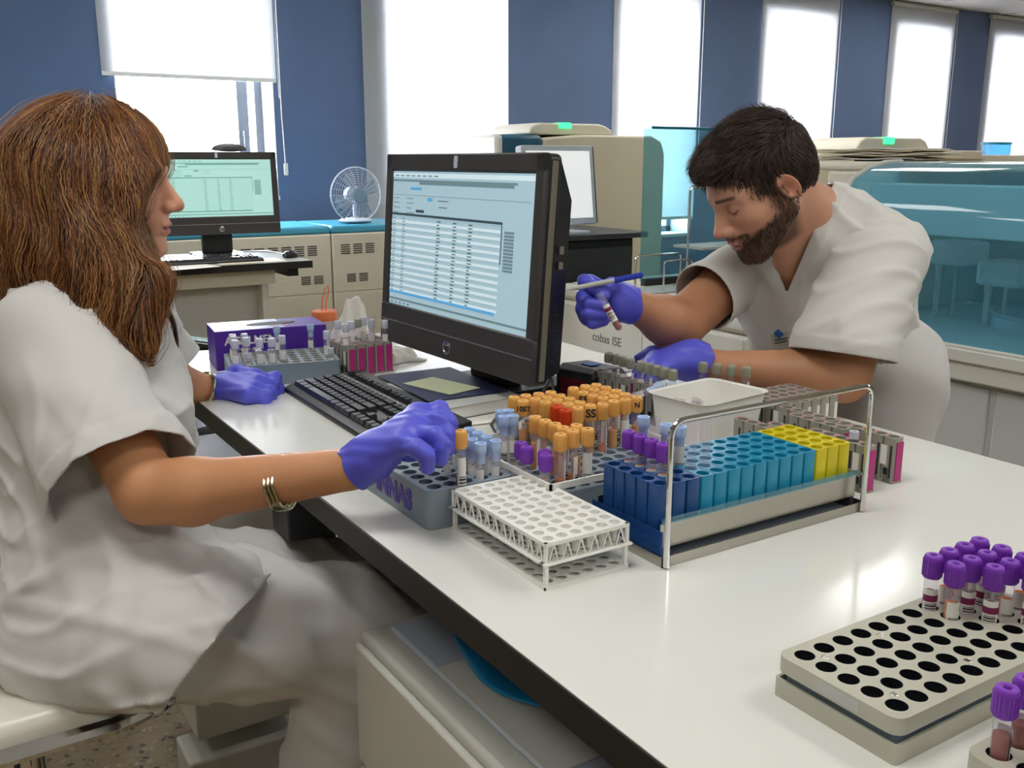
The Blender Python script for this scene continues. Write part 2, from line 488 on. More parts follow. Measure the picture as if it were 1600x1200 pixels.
# ceiling luminaires (recessed panels), several added unseen to brighten far wall and cabinets
mat('lamp_on', '#ffffff', .5, emit='#fffefb', estr=13)
LUM = [(4.3, 3.3), (.15, .9), (2.0, .0), (-.9, -.9), (.9, -2.1), (3.8, .2), (7.5, 3.0), (6.6, .0), (3.2, -2.2), (.4, 3.5), (-1.2, 3.6), (1.6, 4.5), (4.6, 4.75), (7.6, 4.75)]  # panels over the far end and one near the camera are added fill
lum0 = None
for i, (x, y) in enumerate(LUM):
    if lum0 is None:
        lum0 = thing('ceiling_light', 'square recessed ceiling light panel out of view, in a set partly added for brightness', 'ceiling light', (x, y, RH-.012), 0, 'recessed ceiling light panels')
        MB().bx((-.3, -.3, -.003), (.3, .3, .003)).build('diffuser', 'lamp_on', lum0)
        fr = MB()
        for s in (-1, 1):
            fr.box((s*.305, 0, 0), (.016, .62, .012)); fr.box((0, s*.305, 0), (.62, .016, .012))
        fr.build('frame', 'white_plastic', lum0)
    else: dup(lum0, (x, y, RH-.012))
# ================================================================ the white laboratory bench
BX0, BX1, BY0, BY1 = .433, 1.36, -.9, 2.28
t = thing('laboratory_bench', 'long white laboratory bench with a dark front edge carrying racks and monitor', 'bench', (BX0, 0, 0))
W = BX1-BX0
b = MB().bx((0, BY0, BT-.035), (W, BY1, BT-.0012), 0)
b.bx((.002, BY0+.002, BT-.0012), (W-.002, BY1-.002, BT), 1)
b.build('worktop', ['black_edge', 'bench_white'], t)
for y in (1.42, -.6):
    l = MB().bx((.06, y, .03), (.12, y+.05, BT-.035)).bx((.0, y-.01, .0), (.62, y+.06, .05))
    l.build('leg', 'cream2', t, bevel=.004)
    MB().bx((.012, y-.08, BT-.13), (.075, y-.005, BT-.035)).build('bracket', 'dark_grey', t, bevel=.003)
MB().bx((.62, BY0+.05, .12), (.64, BY1-.05, BT-.035)).build('modesty_panel', 'panel_grey', t)
l = MB().bx((.60, BY1-.12, .03), (.66, BY1-.07, BT-.035)).bx((.0, BY1-.13, 0), (.62, BY1-.07, .05)); l.build('leg', 'cream2', t, bevel=.004)

# under-bench drawer pedestal (near) and the low white unit with feet further along
t = thing('drawer_pedestal', 'white drawer pedestal with pale top standing under the near bench edge', 'drawer unit', (.446, .55, 0))
MB().bx((0, -.6, .03), (.5, .528, .602)).build('body', 'offwhite', t, bevel=.006)
p = MB().bx((.03, -.58, .602), (.49, .50, .612)); p.build('top_tray', 'lid_pale' if 'lid_pale' in MATS else mat('lid_pale', '#c3cddb', .3), t, bevel=.004)
for k in range(3):
    MB().bx((-.012, -.58+.01, .06+k*.18), (-.001, .52, .06+k*.18+.17)).build('drawer', 'offwhite', t, bevel=.004)
t = thing('bench_support', 'low white metal support unit with a flat foot behind the seated woman\'s leg', 'bench support', (.33, 1.75, 0))
MB().bx((.02, -.12, .16), (.22, .3, .62)).build('body', 'offwhite', t, bevel=.004)
MB().bx((.08, -.06, .0), (.16, .2, .17)).build('column', 'dark_grey', t)
MB().bx((0, -.13, .05), (.5, -.02, .125)).build('foot', 'offwhite', t, bevel=.006)
MB().bx((.005, -.128, .0), (.45, -.03, .05)).build('foot_pad', 'black_plastic', t, bevel=.004)

# blue translucent bag and a printed sheet on the pedestal
bb = MB(); pts = []
prof = [(0, 0), (.02, .01), (.05, .016), (.085, .012), (.12, .02), (.16, .014), (.2, .0)]
import itertools
N = 16; Mx = 8
vs = []; fs = []
for i in range(N+1):
    u = i/N
    wdt = .055*math.sin(PI*min(1, u*1.1+.12))**.7+.006
    for j in range(Mx+1):
        v = j/Mx*2-1
        vs.append((wdt*v+.006*math.sin(9*u), -u*.30, .003+.016*(1-v*v)*(.6+.4*math.sin(13*u+3*v))*math.sin(PI*(u*.94+.03))))
for i in range(N):
    for j in range(Mx): fs.append((i*(Mx+1)+j, i*(Mx+1)+j+1, (i+1)*(Mx+1)+j+1, (i+1)*(Mx+1)+j))
o = bb.add(vs, fs).build('plastic_bag', 'bluebag', sub=1, angle=180); md = o.modifiers.new('s', 'SOLIDIFY'); md.thickness = .0015
o.location = (.565, .985, .614); tag(o, 'crumpled bright blue plastic bag lying on the pedestal under the bench edge', 'bag')
o = MB().bx((-.06, -.12, 0), (.06, .12, .0012)).build('printed_sheet', 'paper'); o.location = (.535, .80, .6125)
tag(o, 'printed paper sheet lying on the pedestal beside the blue bag', 'paper sheet')

# ================================================================ stool
t = thing('laboratory_stool', 'white padded stool with chrome rim under the seated woman', 'stool', (.07, 1.42, 0))
sh = rrect(.52, .38, .12, 8, -.058, -.063)
seat = MB(); n = len(sh)
rings = [(.94, -.018), (1.0, -.012), (1.0, .0), (.985, .010), (.93, .018), (.7, .020), (.35, .008)]
vs = [(-.078+(x+.078)*k, -.058+(y+.058)*k, z+.012*((x+.078)*k/.23)**2) for k, z in rings for x, y in sh]
fs = [(i*n+j, i*n+(j+1) % n, (i+1)*n+(j+1) % n, (i+1)*n+j) for i in range(len(rings)-1) for j in range(n)]
fs += [tuple(range(n))[::-1], tuple((len(rings)-1)*n+j for j in range(n))]
seat.add(vs, fs); so = seat.build('seat', 'vinyl_white', t, angle=60); so.location.z = .532
rim = MB(); rim.tube([(-.078+(x+.078)*1.01, -.058+(y+.058)*1.01, .510+.012*((x+.078)/.23)**2) for x, y in sh], .0115, 8, closed=True); rim.build('chrome_rim', 'chrome', t)
MB().cyl((0, 0, .1), (0, 0, .3), .028, n=20).cyl((0, 0, .3), (0, 0, .48), .019, n=20).build('gas_column', 'chrome', t)
MB().bx((-.09, -.07, .455), (.09, .07, .485)).build('seat_plate', 'black_plastic', t, bevel=.01)
MB().tube([(0, 0, .47), (-.02, -.13, .465), (-.03, -.17, .40), (-.035, -.175, .30)], .004, 6).tube([(-.035, -.175, .30), (-.035, -.175, .26)], [.01, .014], 8).build('lever', 'black_plastic', t)
bs = MB()
for k in range(5):
    a = 2*PI*k/5+.3
    bs.tube([(0, 0, .11), (.12*math.cos(a), .12*math.sin(a), .10), (.27*math.cos(a), .27*math.sin(a), .07)], [.028, .022, .014], 8)
bs.build('star_base', 'chrome', t)
for k in range(5):
    a = 2*PI*k/5+.3
    MB().cyl((.27*math.cos(a)-.02, .27*math.sin(a), .028), (.27*math.cos(a)+.02, .27*math.sin(a), .028), .028, n=16).cyl((.27*math.cos(a), .27*math.sin(a), .03), (.27*math.cos(a), .27*math.sin(a), .075), .006).build('castor', 'black_plastic', t)
# green object at the left border, given the shape of a chair
t = thing('green_object', 'green plastic object at the left border behind the woman, built as a chair', 'chair', (-.10, 1.93, 0))
MB().prism(rrect(.40, .34, .1, 6), -.012, .012, M=frame_m((0, 0, .62), (math.cos(-.5), math.sin(-.5), 0), (0, 0, 1))).build('backrest', 'green_plastic', t, bevel=.006)
MB().prism(rrect(.42, .40, .08, 6), -.015, .015, M=Matrix.Translation((-.1, .2, .45))).build('seat', 'green_plastic', t, bevel=.006)
for sx, sy in ((.08, .02), (.08, .38), (-.28, .02), (-.28, .38)):
    MB().cyl((sx, sy, 0), (sx, sy, .44), .012).build('leg', 'chrome', t)

# ================================================================ monitors
def logo_ring(o, M, r, metal='chrome'):
    g = MB().lathe([(r, 0), (r, .0012), (r*.86, .0014), (r*.86, .0004)], 24, M=M, cap0=False, cap1=False).lathe([(r*.86, .0005), (r*.86, .0006)], 24, M=M, cap0=False)
    o = g.build('logo_disc', metal, o)
    text('logo_letters', 'hp', r*1.5, M @ Matrix.Translation((0, r*.05, .0012)) @ Matrix.Shear('XZ', 4, (0, 0)) , 'black_plastic', o, .0003)
def aio(name, label, loc, yaw, tilt, w, h, stand_h, screen, cols, seed=3):
    t = thing(name, label, 'computer monitor', loc, yaw)
    # local frame: x to the back, y to the viewer's left when looking at the screen, z up. origin on desk below bottom centre
    T = Matrix.Translation((0, 0, stand_h)) @ Matrix.Rotation(tilt, 4, 'Y')
    FM = T @ frame_m((0, 0, 0), (0, -1, 0), (0, 0, 1))    # x right, y up, z toward viewer
    hs = MB().prism(rrect(w, h, .012, 4, 0, h/2), -.030, -.004, 0, FM)
    hs.build('housing', 'black_plastic', t, bevel=.004)
    fr = MB(); b = .026; bot = .082
    fr.prism(rrect(w, bot, .008, 3, 0, bot/2), -.006, .006, 0, FM)
    fr.bx((-w/2, bot-.004, -.006), (-w/2+b, h, .005), 0, FM); fr.bx((w/2-b, bot-.004, -.006), (w/2, h, .005), 0, FM); fr.bx((-w/2, h-b-.006, -.006), (w/2, h, .005), 0, FM)
    fr.build('bezel', 'bezel', t, bevel=.003)
    MB().bx((-w/2+.002, .046, .0055), (w/2-.002, .049, .0075), 0, FM).build('trim_line', 'steel', t)
    MB().bx((w/2-.004, .01, -.022), (w/2+.0015, h-.012, -.010), 0, FM).build('side_band', 'olive_trim', t, bevel=.001)
    MB().bx((-w/2-.0015, .01, -.022), (-w/2+.004, h-.012, -.010), 0, FM).build('side_band', 'olive_trim', t, bevel=.001)
    back = MB(); prof = [(w/2-.004, .01), (w/2-.004, h-.01), (-w/2+.004, h-.01), (-w/2+.004, .01)]
    vs = [(x, y, -.030) for x, y in prof]+[(x*.93, .02+(y-.01)*.80, -.072) for x, y in prof]
    back.add(vs, [(0, 1, 5, 4), (1, 2, 6, 5), (2, 3, 7, 6), (3, 0, 4, 7), (4, 5, 6, 7)], 0, FM)
    for k in range(12): back.bx((w/2-.022, .03+k*.009, -.044), (w/2-.0065, .034+k*.009, -.033), 0, FM)
    back.build('back_cover', 'black_plastic', t)
    MB().bx((w/2-.006, .20, -.045), (w/2+.0005, .212, -.036), 0, FM).bx((w/2-.006, .225, -.045), (w/2+.0005, .238, -.036), 0, FM).build('side_port', 'steel', t)
    sw, sh_ = w-2*b-.004, h-bot-b-.008
    sc = MB().bx((-sw/2, bot, 0), (sw/2, bot+sh_, .0016), 0, FM).build('screen', screen, t)
    SM = FM @ Matrix.Translation((-sw/2, bot, .0016))
    tmp = MB(); R = random.Random(seed)
    screen_rows_into(tmp, sw, sh_, R)
    tmp2 = MB(); tmp2.v = [tuple(SM @ Vector(v)) for v in tmp.v]; tmp2.f = tmp.f; tmp2.m = tmp.m
    tmp2.build('screen_windows', cols, sc)
    logo_ring(t, FM @ Matrix.Translation((0, .024, .006)), .0135)
    MB().prism(rrect(.012, .022, .003), .0045, .0062, 0, FM @ Matrix.Translation((0, h-.016, 0))).build('webcam_window', 'fan_white', t)
    st = MB().bx((.09, -.07, .01), (.125, .07, .26)).bx((.06, -.05, .12), (.10, .05, .24)).build('stand_column', 'black_plastic', t, bevel=.006)
    MB().prism(rrect(.18, .22, .03), 0, .012, M=Matrix.Translation((.14, 0, 0))).build('stand_base', 'black_plastic', t, bevel=.003)
    return t
def screen_rows_into(m, w, h, R):
    z = .0002
    def r(x0, y0, x1, y1, mi, zz=0): m.bx((x0*w, y0*h, z), (x1*w, y1*h, z+.0003+zz), mi)
    r(.0, .955, 1, .985, 2); r(.0, .925, .9, .94, 0); r(.22, .905, .88, .925, 0, .0001)
    for k in range(8): r(.02+k*.045, .962, .05+k*.045, .972, 0, .0001)
    r(.15, .865, .24, .885, 1); r(.0, .825, .98, .828, 0)
    for k in range(4): r(.01, .80-k*.035, .05+.02*R.random(), .806-k*.035, 0); r(.12, .80-k*.035, .16+.03*R.random(), .806-k*.035, 0)
    r(.29, .79, .33, .815, 1); r(.37, .795, .45, .80, 3); r(.38, .75, .44, .755, 3); r(.2, .705, .265, .725, 3)
    r(0, .675, .82, .692, 3)
    for k in range(24):
        y = .665-k*.0235
        r(0, y-.0012, .81, y, 0)
        if k % 2: r(.0, y-.0225, .81, y-.0015, 2)
        for cx in (.01, .09, .37, .49, .60): r(cx, y-.016, cx+.018+.012*R.random(), y-.009, 3 if cx > .3 else 0, .0001)
    r(0, .085, .80, .105, 1, .0003)
    r(.815, .42, .82, .675, 3)
    for k in range(12): r(.835, .62-k*.022, .895, .636-k*.022, 0)
    r(0, .035, 1, .05, 0)
    for k in range(5): r(.02+.035*k, .01, .03+.035*k, .022, 3)
aio('computer_monitor', 'large black all-in-one monitor in the middle of the white bench', (.864, 1.595, BT), .033, .073, .561, .388, .065, 'screen_on', ['scr_grey', 'scr_blue', 'scr_white', 'scr_dark'])

# ================================================================ keyboard
def keyboard(label, loc, yaw, cat='keyboard'):
    t = thing('computer_keyboard', label, cat, loc, yaw)
    # local: x = depth away from the typist, y = to the typist's left
    L, D = .462, .165
    b = MB(); prof = [(0, 0), (0, .008), (.012, .014), (.03, .017), (D, .026), (D, .004)]
    b.prism([(p[0], p[1]) for p in prof], -L/2, L/2, 0, frame_m((0, 0, 0), (1, 0, 0), (0, 0, 1)))
    b.build('case', 'black_plastic', t, bevel=.002)
    k = MB(); sl = math.atan(.009/.135)
    def key(x, y, w, d=.0155, hgt=.008):
        z = .017+(x-.03)*.0667
        vs = []
        for (f, zz) in ((1, 0), (.80, hgt)):
            for sx, sy in ((-1, -1), (1, -1), (1, 1), (-1, 1)): vs.append((x+sx*d/2*f, y+sy*(w/2-(1-f)*.008), z+zz+sx*d/2*.066))
        k.add(vs, [(3, 2, 1, 0), (4, 5, 6, 7), (0, 1, 5, 4), (1, 2, 6, 5), (2, 3, 7, 6), (3, 0, 4, 7)])
    P_ = .0187
    rows = [.023, .0420, .0610, .0800, .0990]
    y0 = L/2-.018
    layouts = [[1.25, 1.25, 1.25, 6.25, 1.25, 1.25, 1.25, 1.25], [2.25]+[1]*10+[2.75], [1.75]+[1]*11+[2.25], [1.5]+[1]*12+[1.5], [1]*13+[2]]
    for x, lay in zip(rows, layouts):
        y = y0
        for wk in lay:
            key(x, y-wk*P_/2, wk*P_-.0018); y -= wk*P_
    yn = y0-15.4*P_
    for i in range(3):
        key(rows[0], yn-(i+.5)*P_, P_-.0018)
    key(rows[1], yn-1.5*P_, P_-.0018)
    for x in (rows[3], rows[4]):
        for i in range(3): key(x, yn-(i+.5)*P_, P_-.0018)
    yp = y0-18.7*P_
    for x in rows:
        for i in range(4): key(x, yp-(i+.5)*P_, P_-.0018)
    for grp in ((0, 1), (2, 4), (6.5, 4), (11, 4), (15.4, 3)):
        for i in range(grp[1]): key(.130, y0-(grp[0]+i+.5)*P_, P_-.0018, .012)
    k.build('keycaps', 'key_black' if 'key_black' in MATS else mat('key_black', '#2a2a2e', .25), t)
    MB().bx((.1115, -L/2+.015, .0228), (.114, L/2-.015, .0256)).build('light_strip', 'light_grey', t)
    return t
keyboard('black keyboard on the white bench between the woman\'s hands', (.592, 1.545, BT), -.02)
MB_ = None
mp = MB().prism(rrect(.19, .16, .01), 0, .003).build('mouse_pad', 'dark_grey'); mp.location = (.745, 1.20, BT); mp.rotation_euler.z = -.1
tag(mp, 'dark mouse pad lying beyond the near end of the black keyboard', 'mouse pad')
# cable
o = MB().tube([(.86, 1.40, BT+.006), (.80, 1.33, BT+.008), (.77, 1.26, BT+.008), (.83, 1.25, BT+.05), (.90, 1.30, BT+.08), (.95, 1.36, BT+.03), (.99, 1.45, BT+.006)], .0028, 8)
c = o.build('cable', 'black_plastic'); tag(c, 'thin black cable arching on the bench in front of the monitor', 'cable')

# ================================================================ racks
def rack_grid(nx, ny, p, H, mx, my, r, depth, mats, top='rack_body', name='tube_rack', label='', cat='tube rack', loc=(0, 0, 0), wall=True, group=None, corner=.006, py=None):
    """a moulded rack: solid skirt with rounded corners and a top sheet of wells"""
    py = py or p
    t = thing(name, label, cat, loc, 0, group)
    W, D = nx*p+2*mx, ny*py+2*my
    m = MB()
    e = .0  # top sheet
    m.holes(nx, ny, p, r, H, depth, (mx, my), 0, 1, 16, py=py)
    if wall:
        m.round_corners(W, D, .010); m.wall_ring(W, D, .010, 0, H)
    m.build(top, mats, t)
    return t, W, D

# --- sample tubes -------------------------------------------------------
def make_tube(kind, name, cat='sample tube'):
    t = thing(name, 'x', cat, (0, 0, -5))
    if kind == 'purple':
        R_, L_, cr, c0, c1, cm = .0063, .072, .0083, .060, .0815, 'purple_cap'
    elif kind in ('yellow', 'red'):
        R_, L_, cr, c0, c1, cm = .0064, .098, .0084, .086, .1085, kind+'_cap'
    elif kind == 'grey':
        R_, L_, cr, c0, c1, cm = .0062, .072, .0078, .062, .080, 'grey_cap'
    elif kind == 'lightblue':
        R_, L_, cr, c0, c1, cm = .0062, .072, .0076, .064, .078, 'lightblue_cap'
    elif kind == 'frosted':
        R_, L_, cr, c0, c1, cm = .0066, .070, .0074, .062, .080, 'milky'
    elif kind == 'clear':
        R_, L_, cr, c0, c1, cm = .0068, .090, 0, 0, 0, None
    elif kind == 'small':
        R_, L_, cr, c0, c1, cm = .0055, .045, .0064, .042, .052, 'milky'
    b = MB().lathe([(R_*.25, .0), (R_*.7, .0015), (R_*.95, .004), (R_, .0075), (R_, L_)], 16, cap1=False)
    return t, b, R_, L_, cr, c0, c1, cm
def finish_tube(kind, name, fluid=None, fl=.03, label_=None, band=None, fluid2=None, mark=None, gel=False):
    t, b, R_, L_, cr, c0, c1, cm = make_tube(kind, name)
    b.build('glass_tube', 'tube_glass', t)
    if fluid:
        f = MB().lathe([(R_*.2, .0012), (R_*.65, .0026), (R_*.88, .005), (R_*.9, .008), (R_*.9, fl)], 14); f.build('sample', fluid, t)
        if fluid2: MB().lathe([(R_*.9, fl), (R_*.9, fl+.006)], 14).build('gel_layer', 'gel', t); MB().lathe([(R_*.9, fl+.006), (R_*.9, fl+.03)], 14).build('serum', fluid2, t)
    if label_:
        z0, z1, a0, a1 = label_
        n = 12; m = MB(); vs = []; 
        for z in (z0, z1):
            for k in range(n+1):
                a = a0+(a1-a0)*k/n; vs.append(((R_+.0004)*math.cos(a), (R_+.0004)*math.sin(a), z))
        m.add(vs, [(k, k+1, n+2+k, n+1+k) for k in range(n)], 0)
        # printed bars
        for q in range(7):
            zz = z0+(z1-z0)*(.12+.07*q)
            vs = []
            for z in (zz, zz+(z1-z0)*(.02+.012*(q % 3))):
                for k in range(2, n-1):
                    a = a0+(a1-a0)*k/n; vs.append(((R_+.0006)*math.cos(a), (R_+.0006)*math.sin(a), z))
            nn = n-3
            m.add(vs, [(k, k+1, nn+1+k, nn+k) for k in range(nn-1)], 1)
        if band:
            vs = []
            for z in (z0+(z1-z0)*.62, z0+(z1-z0)*.82):
                for k in range(n+1):
                    a = a0+(a1-a0)*k/n; vs.append(((R_+.0006)*math.cos(a), (R_+.0006)*math.sin(a), z))
            m.add(vs, [(k, k+1, n+2+k, n+1+k) for k in range(n)], 2)
        m.build('paper_label', ['paper', 'ink', band or 'ink'], t)
    if cm:
        if kind == 'lightblue':
            pr = [(R_*.9, c0-.012), (R_*.95, c0), (cr*.9, c0+.001), (cr, c0+.006), (cr, c1), (cr*.8, c1), (cr*.72, c1-.005), (cr*.2, c1-.006)]
        elif kind == 'small': pr = [(cr, c0), (cr, c1), (cr*.6, c1), (cr*.5, c1-.003), (.0005, c1-.003)]
        else: pr = [(cr*.92, c0), (cr, c0+.002), (cr*.99, c1-.0025), (cr*.9, c1-.0003), (cr*.84, c1), (cr*.44, c1), (cr*.36, c1-.0005), (cr*.34, c1-.004), (.0004, c1-.004)]
        cp = MB().lathe(pr, 20)
        if kind in ('purple', 'yellow', 'red', 'grey'):
            for k in range(20):
                a = 2*PI*k/20; cp.box((cr*1.0*math.cos(a), cr*1.0*math.sin(a), (c0+c1)/2-.001), (.0006, .0012, (c1-c0)*.75), 0)
        cpo = cp.build('cap', cm, t, angle=50)
        if kind in ('purple', 'yellow', 'red'):
            MB().lathe([(cr*.34, c1-.0039), (cr*.34, c1-.0036)], 12).build('cap_septum', 'maroon_band' if kind == 'purple' else 'dark_grey', cpo)
    return t
def place(proto, first, loc, label, group=None, rotz=None, rot=None):
    rotz = random.uniform(0, 6.28) if rotz is None else rotz
    if first[0]:
        first[0] = False; proto.location = loc; proto.rotation_euler = rot or (0, 0, rotz); proto['label'] = label
        if group: proto['group'] = group
        return proto
    return dup(proto, loc, rotz, label, group, rot)
FACE = math.radians(-122)       # azimuth from which the camera looks at things
T_pur = finish_tube('purple', 'purple_cap_tube', 'blood_orange', .044, (.012, .046, -1.1, 1.1)); F_pur = [True]
T_pur2 = finish_tube('purple', 'purple_cap_tube', 'blood', .046, (.018, .05, -1.2, 1.2), 'maroon_band'); F_pur2 = [True]
T_yel = finish_tube('yellow', 'yellow_cap_tube', 'blood_orange', .050, (.02, .075, -.5, 1.4), fluid2=None); F_yel = [True]
T_yel2 = finish_tube('yellow', 'yellow_cap_tube', 'blood', .036, (.025, .07, 2.2, 3.4), fluid2='serum'); F_yel2 = [True]
T_yel3 = finish_tube('yellow', 'yellow_cap_tube', 'serum', .072, (.015, .078, -1.2, 1.2)); F_yel3 = [True]
T_red = finish_tube('red', 'red_cap_tube', 'blood', .04, (.02, .07, -1, 1)); F_red = [True]
T_gry = finish_tube('grey', 'grey_cap_tube', 'blood_orange', .028, (.02, .055, .2, 1.5), fluid2=None); F_gry = [True]
T_gry2 = finish_tube('grey', 'grey_cap_tube', 'serum_dark', .034, (.012, .05, -1, 1)); F_gry2 = [True]
T_lb = finish_tube('lightblue', 'pale_blue_cap_tube', None, 0, (.008, .045, -1, 1)); F_lb = [True]
T_lb2 = finish_tube('lightblue', 'pale_blue_cap_tube', 'blood_orange', .045, (.008, .055, -1.2, 1.2)); F_lb2 = [True]
T_cl = finish_tube('clear', 'open_clear_tube', 'blood_orange', .022, None); F_cl = [True]
T_fr = finish_tube('frosted', 'frosted_cap_tube', None, 0, (.006, .050, -1.3, 1.3)); F_fr = [True]
T_sm = finish_tube('small', 'small_sample_tube', None, 0, (.006, .032, -1.3, 1.3)); F_sm = [True]

# --- big grey rack, lower right ------------------------------------------
LRP = .0238
lr, Wl, Dl = rack_grid(11, 5, LRP, .0, 0, 0, .009, .03, ['grey_rack2', 'well_black'], wall=False, loc=(.578, .381, BT), label='large grey rack of black-lined wells at the lower right of the bench')
for o in list(lr.children): bpy.data.objects.remove(o)
LX, LY = 11*LRP+.016, .1195
ysp = .1125/5
TR = MB()
TR.holes(11, 5, LRP, .0086, .0375, .03, (.006, .0045), 0, 1, 20, py=.0222, rb=.0078)
WX, WY = 11*LRP+.012, 5*.0222+.009
TR.round_corners(WX, WY, .0105); TR.wall_ring(WX, WY, .0105, .0235, .0375)
TR.build('top_tray', ['grey_rack2', 'well_black'], lr)
cups = MB()
for i in range(11):
    for j in range(5):
        if j in (0, 4) or i in (0, 10): cups.lathe([(.0075, .007), (.0088, .0235)], 12, (.006+LRP*(i+.5), .0045+.0222*(j+.5), 0))
cups.build('well_cups', 'slate_rack', lr)
bs = MB().wall_ring(WX, WY, .004, 0, .0165, .003, top=True).bx((.002, .002, 0), (WX-.002, WY-.002, .005))
bs.build('base_tray', 'grey_rack2', lr)
MB().wall_ring(WX-.012, WY-.012, .005, .004, .0236, .002, 0, .006, .006).build('inner_frame', 'slate_rack', lr)
ru = MB()
for i, j in ((1, 4), (4, 4), (1, 1), (5, 1)):
    ru.lathe([(.0035, .0376), (.003, .0379), (.0022, .0372), (.0005, .0372)], 12, (.006+LRP*i, .0045+.0222*j, 0))
ru.build('rivet', 'steel', lr)
text('embossed_letters', 'PLANTS\n  RACK', .006, frame_m((-.0005, .06, .029), (0, -1, 0), (0, 0, 1)), 'grey_rack', lr, .0003) if False else None
MB().bx((-.0004, .035, .026), (.0, .075, .035)).build('faded_label', 'light_grey', lr)
def lrw(i, j): return (.578+.006+LRP*(i+.5), .381+WY-.0045-.0222*(j+.5))
lr.location = (.578, .381, BT)
gl = 'purple-capped blood tube standing in the far end of the large grey rack'
for i, j, k in ((7, 0, 2), (8, 0, 1), (9, 0, 1), (10, 0, 1), (7, 1, 1), (8, 1, 2), (9, 1, 2), (10, 1, 2), (8, 2, 2), (9, 2, 1), (9, 3, 2), (10, 2, 1), (10, 3, 1), (10, 4, 2)):
    x, y = lrw(i, j)
    if (i, j) == (8, 3): continue
    P_, Fl = (T_pur, F_pur) if k == 1 else (T_pur2, F_pur2)
    lab = gl if (i, j) not in ((7, 0), (7, 1)) else {0: 'purple-capped tube with a maroon-banded label at the empty corner of the large grey rack', 1: 'purple-capped tube of orange sample closest to the empty wells of the large grey rack'}[j]
    place(P_, Fl, (x, y, BT+.0076), lab, 'purple-capped tubes in the large grey rack' if lab == gl else None, FACE+random.uniform(-.5, .5))
# --- second grey rack in the lower right corner
WY2 = 5*.0222+.009
t = thing('tube_rack', 'grey tube rack cut off by the bottom right corner of the photo', 'tube rack', (.585, .335-WY2, BT))
m2 = MB().holes(8, 5, LRP, .0086, .0375, .03, (.006, .0045), 0, 1, 20, py=.0222, rb=.0078)
W2 = 8*LRP+.012
m2.round_corners(W2, WY2, .0105); m2.wall_ring(W2, WY2, .0105, 0, .0375)
m2.build('rack_body', ['grey_rack2', 'well_black'], t)
for (i, j, lab) in ((0, 0, 'purple-capped blood tube nearest the camera in the cut-off corner rack'), (1, 0, 'purple-capped tube behind the nearest one in the corner rack'), (1, 1, 'purple-capped tube half cut off by the lower right photo border'), (2, 0, 'purple-capped tube at the right border in the corner rack')):
    place(T_pur2, F_pur2, (.585+.006+LRP*(i+.5), .335-.0045-.0222*(j+.5), BT+.0076), lab, None, FACE+PI*.6)

# --- white double-tier rack ----------------------------------------------
def white_rack(x, y, z, H, nx, ny, p, label, w, d, lower=True):
    t = thing('tube_rack', label, 'tube rack', (x, y, z))
    m = MB(); mx = (w-nx*p)/2; my = (d-ny*p)/2
    m.holes(nx, ny, p, p*.36, H, .002, (mx, my), 0, 0, 16, open_bottom=True)
    m.bx((0, 0, H-.004), (w, .0015, H-.0001)); m.bx((0, d-.0015, H-.004), (w, d, H-.0001)); m.bx((0, 0, H-.004), (.0015, d, H-.0001)); m.bx((w-.0015, 0, H-.004), (w, d, H-.0001))
    m.build('perforated_top', 'white_plastic', t)
    if lower:
        cc = MB()
        for i in range(nx):
            for j in range(ny):
                cx, cy = mx+p*(i+.5), my+p*(j+.5)
                cc.lathe([(p*.36, H-.001), (p*.20, H-.014), (p*.16, .003)], 10, (cx, cy, 0), cap0=False, cap1=False)
        cc.build('cone_wells', 'white_plastic', t)
        rb = MB()
        def strut(a, b_): rb.tube([a, b_], .0011, 4)
        n = ny*1
        for k in range(n):
            y0, y1 = my+p*k, my+p*(k+1)
            for xx in (.001, w-.001):
                strut((xx, y0+.003, .003), (xx, (y0+y1)/2, H-.003)); strut((xx, y1-.003, .003), (xx, (y0+y1)/2, H-.003))
        for k in range(nx):
            x0, x1 = mx+p*k, mx+p*(k+1)
            for yy in (.001, d-.001):
                strut((x0+.003, yy, .003), ((x0+x1)/2, yy, H-.003)); strut((x1-.003, yy, .003), ((x0+x1)/2, yy, H-.003))
        for xx in (.002, w-.002):
            for yy in (.002, d-.002): rb.tube([(xx, yy, 0), (xx, yy, H)], .0028, 6)
        rb.build('side_lattice', 'white_plastic', t)
        fl = MB().bx((-.003, -.003, 0), (w+.003, .008, .003)).bx((-.003, d-.008, 0), (w+.003, d+.003, .003)).bx((-.003, 0, 0), (.008, d, .003)).bx((w-.008, 0, 0), (w+.003, d, .003))
        for k in range(nx-1): fl.bx((mx+p*(k+1)-.0015, 0, 0), (mx+p*(k+1)+.0015, d, .0025))
        for k in range(ny-1): fl.bx((0, my+p*(k+1)-.0015, 0), (w, my+p*(k+1)+.0015, .0025))
        fl.build('lower_flange', 'white_plastic', t, bevel=.0008)
    return t
white_rack(.527, .769, BT+.027, .025, 6, 11, .0178, 'white lattice tube rack stacked on a flat white one in front of the steel basket', .112, .202)
t = white_rack(.526, .768, BT, .004, 6, 11, .0178, 'flat white perforated rack base under the white lattice rack', .114, .204, lower=False)
for xx in (.004, .11):
    for yy in (.004, .2): MB().bx((xx-.0022, yy-.0022, .0), (xx+.0022, yy+.0022, .0268)).build('spacer_post', 'white_plastic', t)

